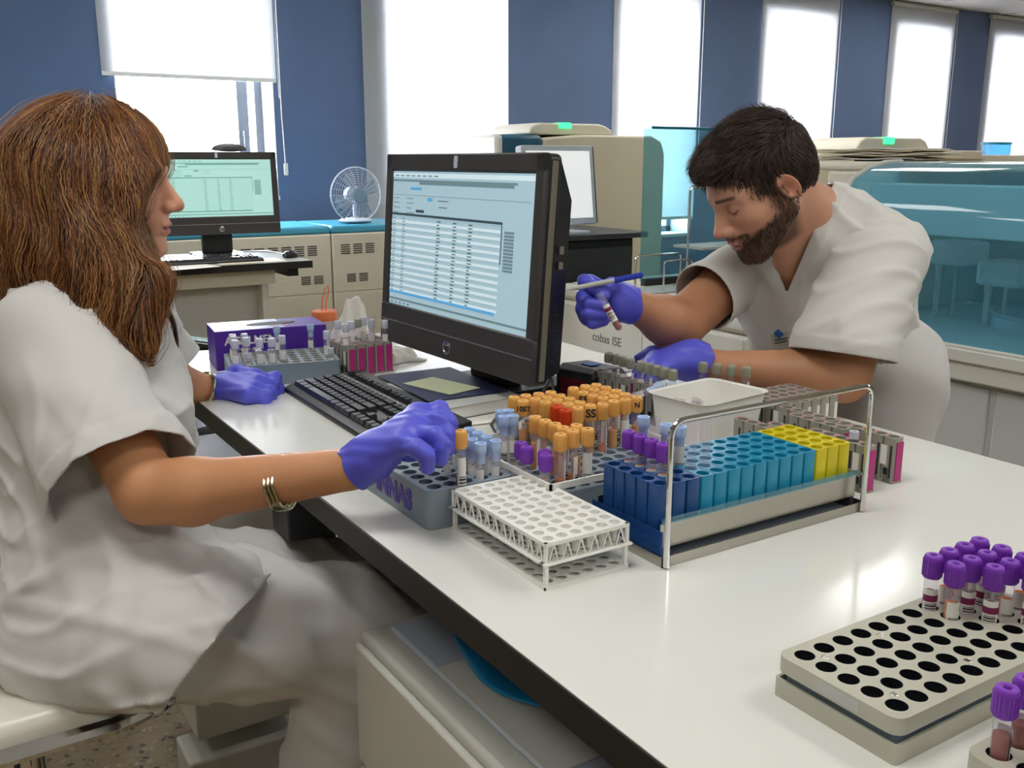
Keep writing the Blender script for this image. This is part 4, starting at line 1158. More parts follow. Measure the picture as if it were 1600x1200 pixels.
# desk fan
t = thing('desk_fan', 'round pale desk fan on the cream cabinet between the blue wall and the lowered blind', 'fan', (2.28, 5.33, .847))
MB().lathe([(.09, 0), (.10, .008), (.08, .02), (.02, .026), (.014, .03), (.014, .10)], 24).build('base', 'fan_white', t)
g = MB(); FC = frame_m((0, 0, .155), (1, 0, 0), (0, 0, 1))
for k in range(10):
    r = .155*(1-.0*k)-k*.0125
    g.tube([tuple(FC @ Vector((r*math.cos(2*PI*j/36), r*math.sin(2*PI*j/36), .03+.004*k))) for j in range(36)], .0016, 4, closed=True)
for j in range(24):
    a = 2*PI*j/24
    g.tube([tuple(FC @ Vector((.04*math.cos(a), .04*math.sin(a), .07))), tuple(FC @ Vector((.11*math.cos(a), .11*math.sin(a), .055))), tuple(FC @ Vector((.155*math.cos(a), .155*math.sin(a), .03)))], .0012, 4)
g.tube([tuple(FC @ Vector((.157*math.cos(2*PI*j/36), .157*math.sin(2*PI*j/36), .02))) for j in range(36)], .005, 6, closed=True)
g.build('grille', 'fan_white', t)
MB().lathe([(.045, .068), (.04, .075), (.0005, .078)], 24, M=FC).build('hub_disc', 'teal_fan' if 'teal_fan' in MATS else mat('teal_fan', '#7f98a8', .4), t)
for k in range(4):
    a = PI/2*k+.4; bl = MB(); vs = []
    for i in range(7):
        rr = .025+.018*i
        for j in range(5):
            aa = a+(-.5+.25*j)*(.55+.3*math.sin(i*.5)); vs.append(tuple(FC @ Vector((rr*math.cos(aa), rr*math.sin(aa), .03+.012*(j-2)/2))))
    bl.add(vs, [(i*5+j, i*5+j+1, (i+1)*5+j+1, (i+1)*5+j) for i in range(6) for j in range(4)])
    o = bl.build('fan_blade', 'clear_blade' if 'clear_blade' in MATS else glassy('clear_blade', '#cfdae4', .55, .2, '#a8b6c4'), t, angle=180)
MB().cyl(tuple(FC @ Vector((0, 0, -.06))), tuple(FC @ Vector((0, 0, .0))), .045, .05, 20).build('motor_housing', 'fan_white', t)
# black office chair beyond the bench end
t = thing('office_chair', 'black office chair with padded armrests beyond the bench end', 'chair', (.40, 2.56, 0), .5)
MB().prism(rrect(.46, .44, .08, 5), .46, .53).build('seat', 'black_plastic', t, bevel=.02)
MB().prism(rrect(.42, .40, .12, 6), -.02, .02, M=frame_m((.05, .26, .78), (1, 0, 0), (0, 0, 1))).build('backrest', 'black_plastic', t, bevel=.015)
for s in (-1, 1):
    a = MB().prism(rrect(.06, .25, .028, 5), .70, .725, M=Matrix.Translation((s*.26, -.02, 0))); a.build('armrest', 'black_gloss', t, bevel=.008)
    MB().tube([(s*.20, 0, .47), (s*.26, 0, .50), (s*.26, 0, .70)], .014, 8).build('arm_support', 'black_plastic', t)
MB().cyl((0, 0, .1), (0, 0, .47), .025).build('gas_column', 'dark_grey', t)
for k in range(5):
    a = 2*PI*k/5
    MB().tube([(0, 0, .10), (.28*math.cos(a), .28*math.sin(a), .06)], [.028, .016], 8).build('base_spoke', 'black_plastic', t)
    MB().cyl((.28*math.cos(a)-.02, .28*math.sin(a), .028), (.28*math.cos(a)+.02, .28*math.sin(a), .028), .028).build('castor', 'black_plastic', t)

# ================================================================ analyser with blue cover, right
AX = 2.45
t = thing('chemistry_analyser', 'large analyser with curved blue see-through cover behind the bending man', 'analyser', (AX, 0, 0))
YA0, YA1 = -.2, 2.00
lw = MB().bx((.04, YA0, .08), (.95, 2.30, .60), 0); lw.bx((.0, YA0, .60), (.95, 2.30, .68), 1); lw.bx((.08, YA0+.02, 0), (.9, 2.28, .08), 2)
lw.build('lower_body', ['panel_grey', 'offwhite', 'dark_grey'], t, bevel=.006)
for k in range(3):
    MB().bx((.034, YA0+.03+k*.82, .12), (.042, YA0+.03+k*.82+.80, .585)).build('service_door', 'panel_grey', t, bevel=.004)
MB().bx((.02, YA0, .68), (.95, YA1, .70)).build('work_deck', 'teal_deck' if 'teal_deck' in MATS else mat('teal_deck', '#b4c4c6', .35), t)
MB().bx((.80, YA0, .70), (.95, 2.3, 1.16)).build('back_housing', 'inner_dark', t)
MB().bx((.30, YA0, 1.165), (.95, 2.45, 1.195)).bx((.3, YA1+.02, .70), (.95, 2.3, 1.165)).build('top_cover', 'cream', t, bevel=.012)
pf = [(.30, 1.195), (.22, 1.192), (.14, 1.176), (.07, 1.145), (.03, 1.10), (.012, 1.04), (.0, .90), (.0, .70)]
c = MB(); n = len(pf)
def prof_sheet(m, pf, y0, y1, off, mi=0):
    vs = []
    for k, (x, z) in enumerate(pf):
        vs += [(x, y0, z), (x, y1, z)]
    m.add(vs, [(2*i, 2*i+1, 2*i+3, 2*i+2) for i in range(len(pf)-1)], mi)
prof_sheet(c, pf, YA0, YA1, 0)
c.add([(x, YA1, z) for x, z in pf]+[(.30, YA1, .70)], [tuple(range(n+1))])
o = c.build('blue_cover', 'cover_blue', t, angle=60)
MB().tube([(x-.002, YA1+.006, z) for x, z in pf], .009, 6).tube([(-.004, YA0, .695), (-.004, YA1, .695)], .007, 6).build('cover_edge_frame', 'offwhite', t)
MB().bx((-.012, YA0, .655), (.02, 2.3, .692)).build('lower_frame_lip', 'offwhite', t, bevel=.004)
MB().bx((.10, YA0, .985), (.22, YA1-.03, 1.13)).build('inner_beam', 'lid_beam' if 'lid_beam' in MATS else mat('lid_beam', '#c4d4d4', .5), t, bevel=.004)
for k, (y, z) in enumerate(((1.83, .93), (1.66, .88), (1.33, .90), (1.05, .9), (.7, .88))):
    a = MB().bx((.30, y-.085, z-.05), (.42, y+.055, z+.025)); a.build('probe_arm', 'light_grey', t, bevel=.012)
    MB().cyl((.34, y+.03, .71), (.34, y+.03, z-.05), .011).cyl((.40, y+.01, .71), (.40, y+.01, z-.05), .007).cyl((.34, y+.03, z-.07), (.34, y+.03, z-.05), .014).build('probe_column', 'steel', t)
for k, (x, y, r) in enumerate(((.5, 1.55, .2), (.5, .95, .22), (.45, .4, .2))):
    MB().lathe([(r, .70), (r, .735), (r*.92, .745), (r*.9, .74), (.03, .74), (.03, .76), (.001, .76)], 40, (x, y, 0)).build('reagent_disc', 'slate_rack', t)
MB().bx((.70, .0, .80), (.8, 1.9, .86)).bx((.6, .2, .92), (.8, 1.8, .98)).build('inner_rail', 'dark_grey', t)
MB().bx((.44, 2.05, 1.196), (.56, 2.3, 1.200)).build('dark_panel', 'dark_grey', t)
o = MB()
# stack of papers on top of the analyser
R = random.Random(9)
t2 = thing('paper_stack', 'uneven stack of cream folders and papers on top of the analyser behind the man\'s head', 'paper stack', (3.02, 2.28, 1.201), .25)
for k in range(7):
    w_, d_ = .30+R.uniform(-.02, .02), .40+R.uniform(-.04, .03)
    n = 14; z0 = k*.0055; vs = []; dx, dy = R.uniform(-.015, .015), R.uniform(-.03, .03)
    for i in range(n+1):
        for sx in (-1, 1):
            for dz in (0, .003): vs.append((dx+sx*w_/2, dy-d_/2+d_*i/n, z0+dz+.0022*(1+math.sin(i*.8+k*.5))*min(1, (n-i)/4)))
    fs = []
    for i in range(n):
        q = 4*i
        fs += [(q+1, q+3, q+7, q+5), (q, q+4, q+6, q+2), (q, q+1, q+5, q+4), (q+2, q+6, q+7, q+3)]
    fs += [(0, 2, 3, 1), (4*n, 4*n+1, 4*n+3, 4*n+2)]
    MB().add(vs, fs).build('folder_sheet', 'paper_cream' if k % 3 else 'paper', t2)

# ================================================================ low module marked on its white front
t = thing('electrolyte_module', 'low white analyser module with lettering on its front behind the man\'s raised forearm', 'analyser', (AX, 0, 0))
MB().bx((.0, 2.33, .05), (.75, 3.50, .60)).bx((.0, 2.33, .60), (.75, 3.50, .665)).build('body', 'offwhite', t, bevel=.02, seg=3)
MB().bx((-.003, 2.36, .08), (.0, 2.90, .585)).bx((-.003, 2.905, .08), (.0, 3.48, .585)).build('front_panel', 'offwhite', t, bevel=.0015)
MB().bx((.05, 2.36, .665), (.7, 3.45, .672)).build('top_deck', 'cream', t, bevel=.003)
text('module_lettering', 'cobas ISE', .052, frame_m((-.0035, 3.13, .468), (0, -1, 0), (0, 0, 1)), 'letter_green' if 'letter_green' in MATS else mat('letter_green', '#5f6f68', .5) and 'letter_green', t, .0006)
o = sheet(2.62, 2.75, .26, .36, .2, .673, 'flat papers on the low module behind the man\'s elbow', name='paper_sheet')
# black cabinet with flat silver screen
t = thing('printer_cabinet', 'black cabinet carrying the silver-framed screen', 'cabinet', (2.33, 3.62, 0))
MB().bx((0, 0, .02), (.65, .5, .84)).build('body', 'black_plastic', t, bevel=.01)
MB().bx((-.02, -.05, .84), (.70, .5, .868)).build('top_board', 'dark_grey', t, bevel=.006)
MB().bx((.02, -.01, .45), (.63, 0, .80)).build('front_flap', 'dark_grey', t, bevel=.004)
t = thing('flat_screen', 'silver-framed flat screen tilted back on the black cabinet', 'computer monitor', (2.585, 3.68, .869), .1)
TM = Matrix.Rotation(-.12, 4, 'X')
MB().prism(rrect(.43, .36, .012, 3, 0, .215), -.012, .03, M=TM @ frame_m((0, 0, 0), (1, 0, 0), (0, 0, 1))).build('frame', 'fan_white', t, bevel=.003)
MB().bx((-.19, -.0325, .065), (.19, -.0305, .37), M=TM).build('screen', 'screen_silver', t)
MB().bx((.213, -.03, .04), (.219, .02, .39), M=TM).build('dark_side', 'black_plastic', t)
MB().bx((-.03, .0, .0), (.03, .05, .12)).prism(rrect(.26, .18, .03), 0, .01).build('stand', 'fan_white', t)
# raised blue lid and wire racks behind the man
t = thing('raised_lid', 'raised translucent blue instrument lid left of the man\'s head', 'instrument lid', (2.66, 3.18, .672))
MB().bx((0, 0, .02), (.55, .006, .655), M=Matrix.Shear('XZ', 4, (.06, 0))).bx((.545, -.06, .02), (.551, .0, .64)).build('lid_panel', 'lid_blue', t, bevel=.002)
MB().tube([(.04, 0, .66), (.59, 0, .66)], .006, 6).build('lid_rim', 'teal_solid', t)
MB().bx((.02, -.01, 0), (.53, .02, .03)).build('hinge_bar', 'dark_grey', t)
t = thing('wire_rack', 'tall wire handle rack on the dark tray behind the blue lid', 'rack', (2.76, 3.0, .672))
MB().tube(handle([(0, 0, .0), (0, 0, .42), (.5, 0, .42), (.5, 0, .0)], .003, .02), .0055, 8).build('wire_handle', 'chrome', t)
MB().bx((0, -.09, .17), (.5, .09, .18)).bx((.0, -.09, 0), (.5, .09, .012)).build('shelf_plate', 'light_grey', t)
t = thing('wire_rack', 'low wire handle rack between the black cabinet and the man\'s marker pen', 'rack', (2.50, 3.02, .672))
MB().tube(handle([(0, 0, .0), (0, 0, .15), (.24, 0, .15), (.24, 0, 0)], .003, .02), .0045, 8).tube(handle([(.10, -.06, 0), (.10, -.06, .13), (.25, -.06, .13), (.25, -.06, 0)], .003, .02), .004, 8).build('wire_handle', 'chrome', t)
MB().bx((0, -.08, 0), (.25, .08, .008)).build('base_plate', 'light_grey', t)
t = thing('dark_tray', 'dark grey instrument tray below the raised blue lid', 'tray', (2.78, 2.62, .672))
MB().bx((0, 0, 0), (.5, .28, .14)).build('tray_body', 'dark_grey', t, bevel=.01)
MB().bx((.02, .02, .14), (.48, .26, .148)).build('tray_top', 'light_grey', t)
o = MB().bx((-.08, -.05, 0), (.08, .05, .045)).build('pink_carrier', 'pink_part', bevel=.01); o.location = (3.08, 2.98, .855)
tag(o, 'magenta plastic carrier on the wire rack left of the man\'s nose', 'carrier')
o = MB().bx((-.02, -.015, 0), (.02, .015, .03)).build('small_box', 'paper', bevel=.002); o.location = (2.78, 2.74, .821); tag(o, 'tiny white box on the dark instrument tray', 'box')
# tall cream tower with green lamp
def tower(label, x0, x1, y, z1, hx0, hx1, hz, green=True, curved=True):
    t = thing('sample_loader', label, 'analyser', (x0, y, 0))
    W = x1-x0
    MB().prism([(0, 0), (W, 0), (W, z1-.10), (W-.03, z1-.03), (W-.10, z1), (.30*W, z1), (0, z1-.02)], 0, .5, M=frame_m((0, .5, 0), (1, 0, 0), (0, 0, 1))).build('body', 'cream2', t, bevel=.012)
    hw = hx1-hx0
    MB().prism([(0, 0), (hw, 0), (hw, .03), (hw-.04, hz*.8), (hw-.09, hz), (.07, hz), (.02, hz*.75), (0, .03)], 0, .4, M=frame_m((hx0-x0, .47, z1), (1, 0, 0), (0, 0, 1))).build('hood', 'cream', t, bevel=.01)
    MB().bx((hx0-x0+hw*.34, .06, z1+hz*.55), (hx0-x0+hw*.48, .40, z1+hz+.003)).build('status_lamp', 'green_led', t, bevel=.004)
    return t
tw = tower('tall cream analyser tower with a green lamp behind the silver screen', 2.98, 3.84, 4.4, 1.335, 2.94, 3.5, .062)
MB().bx((-.26, .0, .5), (-.005, .4, 1.33)).build('blue_side_window', 'teal_dark', tw, bevel=.02); MB().bx((-.31, -.02, .4), (-.262, .4, 1.33)).build('side_edge', 'offwhite', tw, bevel=.02)
tw2 = tower('low cream sample loader with a green lamp seen over the blue analyser cover', 4.6, 6.35, 4.0, 1.25, 5.13, 5.85, .09)
MB().bx((.42, -.01, 1.19), (1.0, .15, 1.263)).build('blue_window', 'teal_dark', tw2, bevel=.006)
MB().bx((1.1, -.01, 1.20), (1.74, .4, 1.262)).build('side_deck', 'cream', tw2, bevel=.01)
t = thing('blue_tank', 'pale blue translucent container at the right photo border', 'container', (6.82, 4.1, 0))
MB().bx((-.45, -.08, 0), (.5, .4, 1.235)).build('cabinet_base', 'cream', t, bevel=.01)
MB().lathe([(.10, 1.236), (.10, 1.31)], 24, (.0, .1, 0)).build('tank', 'tank_blue', t); MB().lathe([(.104, 1.31), (.104, 1.325)], 24, (.0, .1, 0)).build('tank_lid', 'teal_solid', t)
# ================================================================ signed-distance modelling of bodies and clothes
f4 = np.float32
def V3(p): return np.array(p, dtype=f4)
def rc(P, a, b, ra, rb):
    a, b = V3(a), V3(b); ba = b-a; pa = P-a
    h = np.clip(pa @ ba/max(1e-9, float(ba @ ba)), 0, 1)
    return np.sqrt(((pa-h[:, None]*ba)**2).sum(1))-(ra+(rb-ra)*h)
def el(P, c, r, R=None):
    q = P-V3(c)
    if R is not None: q = q @ np.asarray(R, dtype=f4)      # columns of R = local axes
    r = V3(r); k0 = np.sqrt(((q/r)**2).sum(1)); k1 = np.sqrt(((q/(r*r))**2).sum(1))
    return k0*(k0-1)/np.maximum(k1, 1e-6)
def loft(P, pts, wd, lat, dep):
    """elliptic tube through pts; wd=[(half width along lat, half depth along dep)]"""
    best = None
    lat, dep = V3(lat), V3(dep)
    for i in range(len(pts)-1):
        a, b = V3(pts[i]), V3(pts[i+1]); ba = b-a; pa = P-a
        h = np.clip(pa @ ba/float(ba @ ba), 0, 1)
        q = pa-h[:, None]*ba
        w = wd[i][0]+(wd[i+1][0]-wd[i][0])*h; d = wd[i][1]+(wd[i+1][1]-wd[i][1])*h
        x = q @ lat; y = q @ dep; rest = q-x[:, None]*lat-y[:, None]*dep
        z = np.sqrt((rest**2).sum(1))
        m = np.minimum(w, d)
        k0 = np.sqrt((x/w)**2+(y/d)**2+(z/m)**2)
        k1 = np.sqrt((x/w**2)**2+(y/d**2)**2+(z/m**2)**2)
        dd = k0*(k0-1)/np.maximum(k1, 1e-6)
        best = dd if best is None else smin(best, dd, .02)
    return best
def smin(a, b, k):
    h = np.clip(.5+.5*(b-a)/k, 0, 1)
    return b+(a-b)*h-k*h*(1-h)
def smax(a, b, k): return -smin(-a, -b, k)
def wave(P, k, ph, warp=1.2, k2=None):
    k = V3(k); k2 = V3(k2) if k2 is not None else V3((k[1]*.35+6, k[2]*.35-5, k[0]*.35+4))
    return np.sin(P @ k+ph+warp*np.sin(P @ k2+ph*1.7))
def sdf_grid(fn, lo, hi, h):
    lo = np.array(lo, dtype=np.float64); hi = np.array(hi)
    m = np.maximum(1, np.ceil((hi-lo)/(4*h)).astype(int))
    ax = [lo[i]+np.arange(m[i]+1)*4*h for i in range(3)]
    C = np.stack(np.meshgrid(*ax, indexing='ij'), -1).reshape(-1, 3).astype(f4)
    dc = fn(C).reshape(m+1)
    near = np.abs(dc) < 4*h*2.0
    cell = np.zeros(m, bool)
    for i in (0, 1):
        for j in (0, 1):
            for k in (0, 1):
                cell |= near[i:m[0]+i, j:m[1]+j, k:m[2]+k]
    n = 4*m+1
    fine = np.zeros(n, f4)
    base = dc[:-1, :-1, :-1]
    F_ = np.repeat(np.repeat(np.repeat(base, 4, 0), 4, 1), 4, 2)
    fine[:-1, :-1, :-1] = F_; fine[-1] = 1; fine[:, -1] = 1; fine[:, :, -1] = 1
    mk = np.zeros(n, bool)
    cf = np.repeat(np.repeat(np.repeat(cell, 4, 0), 4, 1), 4, 2)
    for i in (0, 1):
        for j in (0, 1):
            for k in (0, 1): mk[i:n[0]-1+i, j:n[1]-1+j, k:n[2]-1+k] |= cf
    idx = np.argwhere(mk)
    out = np.empty(len(idx), f4)
    for s in range(0, len(idx), 400000):
        q = (lo+idx[s:s+400000]*h).astype(f4); out[s:s+400000] = fn(q)
    fine[mk] = out
    return fine, lo
def surf_nets(g, lo, h):
    s = g < 0
    n = np.array(g.shape)-1
    cnt = np.zeros(n, np.int32)
    for i in (0, 1):
        for j in (0, 1):
            for k in (0, 1): cnt += s[i:n[0]+i, j:n[1]+j, k:n[2]+k]
    act = (cnt > 0) & (cnt < 8)
    ids = -np.ones(n, np.int64); A = np.argwhere(act); ids[act] = np.arange(len(A))
    acc = np.zeros((len(A), 3)); num = np.zeros(len(A))
    for ax in range(3):
        o1, o2 = [a for a in range(3) if a != ax]
        for u in (0, 1):
            for v in (0, 1):
                off0 = np.zeros(3, int); off0[o1] = u; off0[o2] = v
                off1 = off0.copy(); off1[ax] = 1
                a = g[tuple((A+off0).T)]; b = g[tuple((A+off1).T)]
                m = (a < 0) != (b < 0)
                t = np.where(m, a/np.where(m, a-b, 1), 0)
                p = np.tile(off0.astype(float), (len(A), 1)); p[:, ax] = t
                acc[m] += p[m]; num[m] += 1
    verts = lo+(A+acc/num[:, None])*h
    faces = []
    for ax in range(3):
        o1, o2 = [(1, 2), (2, 0), (0, 1)][ax]
        sl0 = [slice(1, -1)]*3; sl0[ax] = slice(0, -1)
        sl1 = list(sl0); sl1[ax] = slice(1, None)
        a = s[tuple(sl0)]; b = s[tuple(sl1)]
        for flip, M in ((False, a & ~b), (True, ~a & b)):
            E = np.argwhere(M)
            base = E.copy()
            for q in range(3):
                if q != ax: base[:, q] += 1
            def cid(du, dv):
                c = base.copy(); c[:, o1] -= du; c[:, o2] -= dv
                return ids[tuple(c.T)]
            q = np.stack([cid(0, 0), cid(1, 0), cid(1, 1), cid(0, 1)], 1)
            if flip: q = q[:, ::-1]
            faces.append(q)
    F_ = np.concatenate(faces); F_ = F_[(F_ >= 0).all(1)]
    return verts, F_
def np_mesh(name, v, f, mats, parent=None, col=None, smooth=True, mi=None):
    me = bpy.data.meshes.new(name)
    nv, nf = len(v), len(f); w = f.shape[1]
    me.vertices.add(nv); me.vertices.foreach_set('co', np.asarray(v, f4).ravel())
    me.loops.add(nf*w); me.loops.foreach_set('vertex_index', np.asarray(f, np.int32).ravel())
    me.polygons.add(nf); me.polygons.foreach_set('loop_start', np.arange(nf, dtype=np.int32)*w)
    me.polygons.foreach_set('use_smooth', np.ones(nf, bool) if smooth else np.zeros(nf, bool))
    for m in (mats if isinstance(mats, (list, tuple)) else [mats]): me.materials.append(MATS[m])
    if mi is not None: me.polygons.foreach_set('material_index', np.asarray(mi, np.int32))
    me.update(calc_edges=True)
    if col is not None:
        a = me.color_attributes.new('Col', 'FLOAT_COLOR', 'POINT')
        a.data.foreach_set('color', np.concatenate([col, np.ones((nv, 1))], 1).astype(f4).ravel())
    o = bpy.data.objects.new(name, me); COL.objects.link(o)
    if parent is not None:
        o.parent = parent; o.matrix_parent_inverse = parent.matrix_basis.inverted()
    return o
def relax(v, f, it=1, lam=.5, fixed=None):
    n = len(v)
    for _ in range(it):
        acc = np.zeros((n, 3)); c = np.zeros(n)
        for a, b in ((0, 1), (1, 2), (2, 3), (3, 0)):
            np.add.at(acc, f[:, a], v[f[:, b]]); np.add.at(acc, f[:, b], v[f[:, a]])
            np.add.at(c, f[:, a], 1); np.add.at(c, f[:, b], 1)
        nv = v+(acc/np.maximum(c, 1)[:, None]-v)*lam
        if fixed is not None: nv[fixed] = v[fixed]
        v = nv
    return v
def sdf_obj(name, fn, lo, hi, h, mats, parent=None, colfn=None, keep=None, thick=0, smooth_it=1):
    g, l = sdf_grid(fn, lo, hi, h)
    v, f = surf_nets(g, l, h)
    v = relax(v, f, smooth_it, .4)
    if keep is not None:
        q = v.astype(f4); K = keep(q)
        e = h*.5; G = np.stack([(keep(q+V3([e if i == j else 0 for j in range(3)]))-K)/e for i in range(3)], 1)
        ok = (K[f] > 0).any(1); f = f[ok]
        use = np.zeros(len(v), bool); use[f.ravel()] = True
        out = use & (K < 0)
        gl = np.maximum((G**2).sum(1), .05)
        v[out] -= (G[out]*(K[out]/gl[out])[:, None])
        mp = -np.ones(len(v), np.int64); mp[use] = np.arange(use.sum()); v = v[use]; f = mp[f]
    col = colfn(v.astype(f4)) if colfn else None
    o = np_mesh(name, v, f, mats, parent, col)
    if thick:
        md = o.modifiers.new('cloth', 'SOLIDIFY'); md.thickness = thick; md.offset = -1
    return o, v, f
def axes(az, pitch, roll=0):
    """columns: forward, left, up for a head facing azimuth az, nose down by pitch (radians)"""
    f = Vector((math.cos(pitch)*math.cos(az), math.cos(pitch)*math.sin(az), -math.sin(pitch)))
    l = Vector((-math.sin(az), math.cos(az), 0)); u = f.cross(l)
    if roll:
        q = Matrix.Rotation(roll, 3, f); l = q @ l; u = q @ u
    return np.array([f, l, u], dtype=f4).T
def head_sdf(P, c, R, s=1.0, man=False, hairy=0):
    q = ((P-V3(c)) @ R)/s
    y = np.abs(q[:, 1]); qs = q.copy(); qs[:, 1] = y
    d = el(q, (-.012, 0, .032), (.096, .074, .088))
    d = smin(d, el(q, (.030, 0, -.010), (.062, .060, .085)), .03)
    jw = .048 if man else .043
    d = smin(d, rc(qs, (-.004, jw+.004, -.055), (.064, .016, -.104), .019, .018 if man else .015), .03)     # jaw
    d = smin(d, rc(q, (.040, 0, -.045), (.070, 0, -.095), .036, .022), .03)
    d = smin(d, el(qs, (.056, .040, -.026), (.024, .022, .022)), .025)                        # cheekbones
    d = smin(d, rc(qs, (.084, .010, .022), (.066, .048, .020), .009, .010), .018)               # brow ridge
    d = smax(d, -el(qs, (.099, .031, .002), (.022, .020, .013)), .014)                          # sockets
    d = smin(d, el(qs, (.0735, .032, .001), (.0135, .0150, .0125)), .009)                       # lids over the eyeballs
    d = smin(d, rc(q, (.072, 0, .016), (.092, 0, -.022), .0125, .0120), .006)
    d = smin(d, rc(q, (.086, 0, .012), (.113, 0, -.028), .0075, .0095), .010)                   # nose bridge
    d = smin(d, el(q, (.113, 0, -.034), (.0125, .0105, .010)), .008)
    d = smin(d, el(qs, (.103, .0125, -.037), (.011, .0085, .0085)), .006)                      # wings
    d = smax(d, -el(qs, (.109, .0065, -.047), (.006, .0035, .006)), .003)                      # nostrils
    d = smin(d, el(q, (.083, 0, -.062), (.018, .026, .024)), .015)
    up = el(q, (.0965, 0, -.0650), (.0095, .0215, .0058)); lw_ = el(q, (.0945, 0, -.0770), (.0095, .0185, .0068))
    d = smin(d, up, .004); d = smin(d, lw_, .004)
    d = smax(d, -el(q, (.104, 0, -.0710), (.012, .022, .0016)), .002)                           # mouth line
    d = smin(d, el(q, (.078, 0, -.106), (.019, .019, .016)), .018)                              # chin
    # ears
    e = qs-V3((-.012, .076, -.012)); ca, sa = math.cos(.35), math.sin(.35)
    ex = e[:, 0]*ca+e[:, 2]*sa*-1; ez = e[:, 0]*sa+e[:, 2]*ca; ey = e[:, 1]-np.maximum(0, -ex)*.45
    E_ = np.stack([ex, ey, ez], 1)
    ear = el(E_, (0, 0, 0), (.0165, .0065, .029))
    conch = el(E_, (.003, .008, -.002), (.0105, .0085, .018))
    ear = smax(ear, -conch, .004)
    ear = smin(ear, el(E_, (.013, .001, -.004), (.004, .005, .006)), .004)
    ear = smin(ear, np.sqrt((np.sqrt((ex/.8)**2+(ez/1.45)**2)-.0175)**2+(ey-.003)**2)-.0032, .003)
    d = smin(d, ear, .006)
    return d*s
def mixc(c, m, col):
    m = np.clip(m, 0, 1)[:, None]; return c*(1-m)+np.array(srgb(col))[None]*m
def blob(q, c, r, soft=.35):
    k = np.sqrt((((q-V3(c))/V3(r))**2).sum(1)); return np.clip((1-k)/soft, 0, 1)
def head_color(v, c, R, s, base, lip, brow, beard=None, blush='#c4745c'):
    q = ((v-V3(c)) @ R)/s; qs = q.copy(); qs[:, 1] = np.abs(qs[:, 1])
    C = np.tile(np.array(srgb(base)), (len(v), 1))
    C = mixc(C, .30*blob(qs, (.062, .045, -.03), (.035, .03, .03), .8), blush)
    C = mixc(C, .45*blob(q, (.118, 0, -.036), (.02, .02, .018), .8), blush)
    C = mixc(C, .5*blob(qs, (-.015, .085, -.012), (.03, .02, .04), .8), blush)
    C = mixc(C, .9*blob(q, (.097, 0, -.071), (.016, .0215, .0130), .25), lip)
    bz = .0255-.10*np.maximum(0, qs[:, 1]-.04)
    bm_ = np.clip(1-np.abs(q[:, 2]-bz)/.0050, 0, 1)*np.clip((qs[:, 1]-.009)/.005, 0, 1)*np.clip((.056-qs[:, 1])/.008, 0, 1)*(q[:, 0] > .05)
    C = mixc(C, np.clip(bm_*1.7, 0, 1)*.82, brow)
    # lash line low on the closed / lowered lid
    ll = np.clip(1-np.abs(q[:, 2]+.0065-.35*(qs[:, 1]-.032)**2/.014)/.0022, 0, 1)*np.clip(1-np.abs(qs[:, 1]-.032)/.0165, 0, 1)**.3*(q[:, 0] > .07)
    C = mixc(C, np.clip(ll*2, 0, 1)*.9, '#20140e')
    if beard:
        n = .5
        m = beard_mask(q)
        C = mixc(C, m*(.62+.3*n), beard)
    return C
def beard_mask(q):
    y = np.abs(q[:, 1])
    jaw = np.clip((-.040-q[:, 2]-.25*np.maximum(0, q[:, 0]-.02)+.9*np.maximum(0, .02-q[:, 0])*.5)/.014, 0, 1)
    side = np.clip(1-np.abs(q[:, 0]-.010)/.020, 0, 1)*np.clip((.012-q[:, 2])/.02, 0, 1)*(y > .045)
    mou = np.clip(1-np.abs(q[:, 2]+.0555)/.0075, 0, 1)*(q[:, 0] > .078)*(y < .030)
    side2 = np.clip(1-np.abs(y-.029)/.008, 0, 1)*(q[:, 0] > .06)*(q[:, 2] < -.052)
    m = np.clip(np.maximum.reduce([jaw, side, mou, side2]), 0, 1)
    m *= 1-blob(q, (.097, 0, -.071), (.018, .0225, .0115), .3)
    m *= np.clip((q[:, 0]+.03)/.02, 0, 1)
    m *= np.clip((q[:, 2]+.138)/.014, 0, 1)
    return m
def finger(P, pts, r0, r1, d, k=.006):
    n = len(pts)-1
    for i in range(n):
        a = r0+(r1-r0)*i/n; b = r0+(r1-r0)*(i+1)/n
        d = smin(d, rc(P, pts[i], pts[i+1], a, b), k if i else .010)
    return d
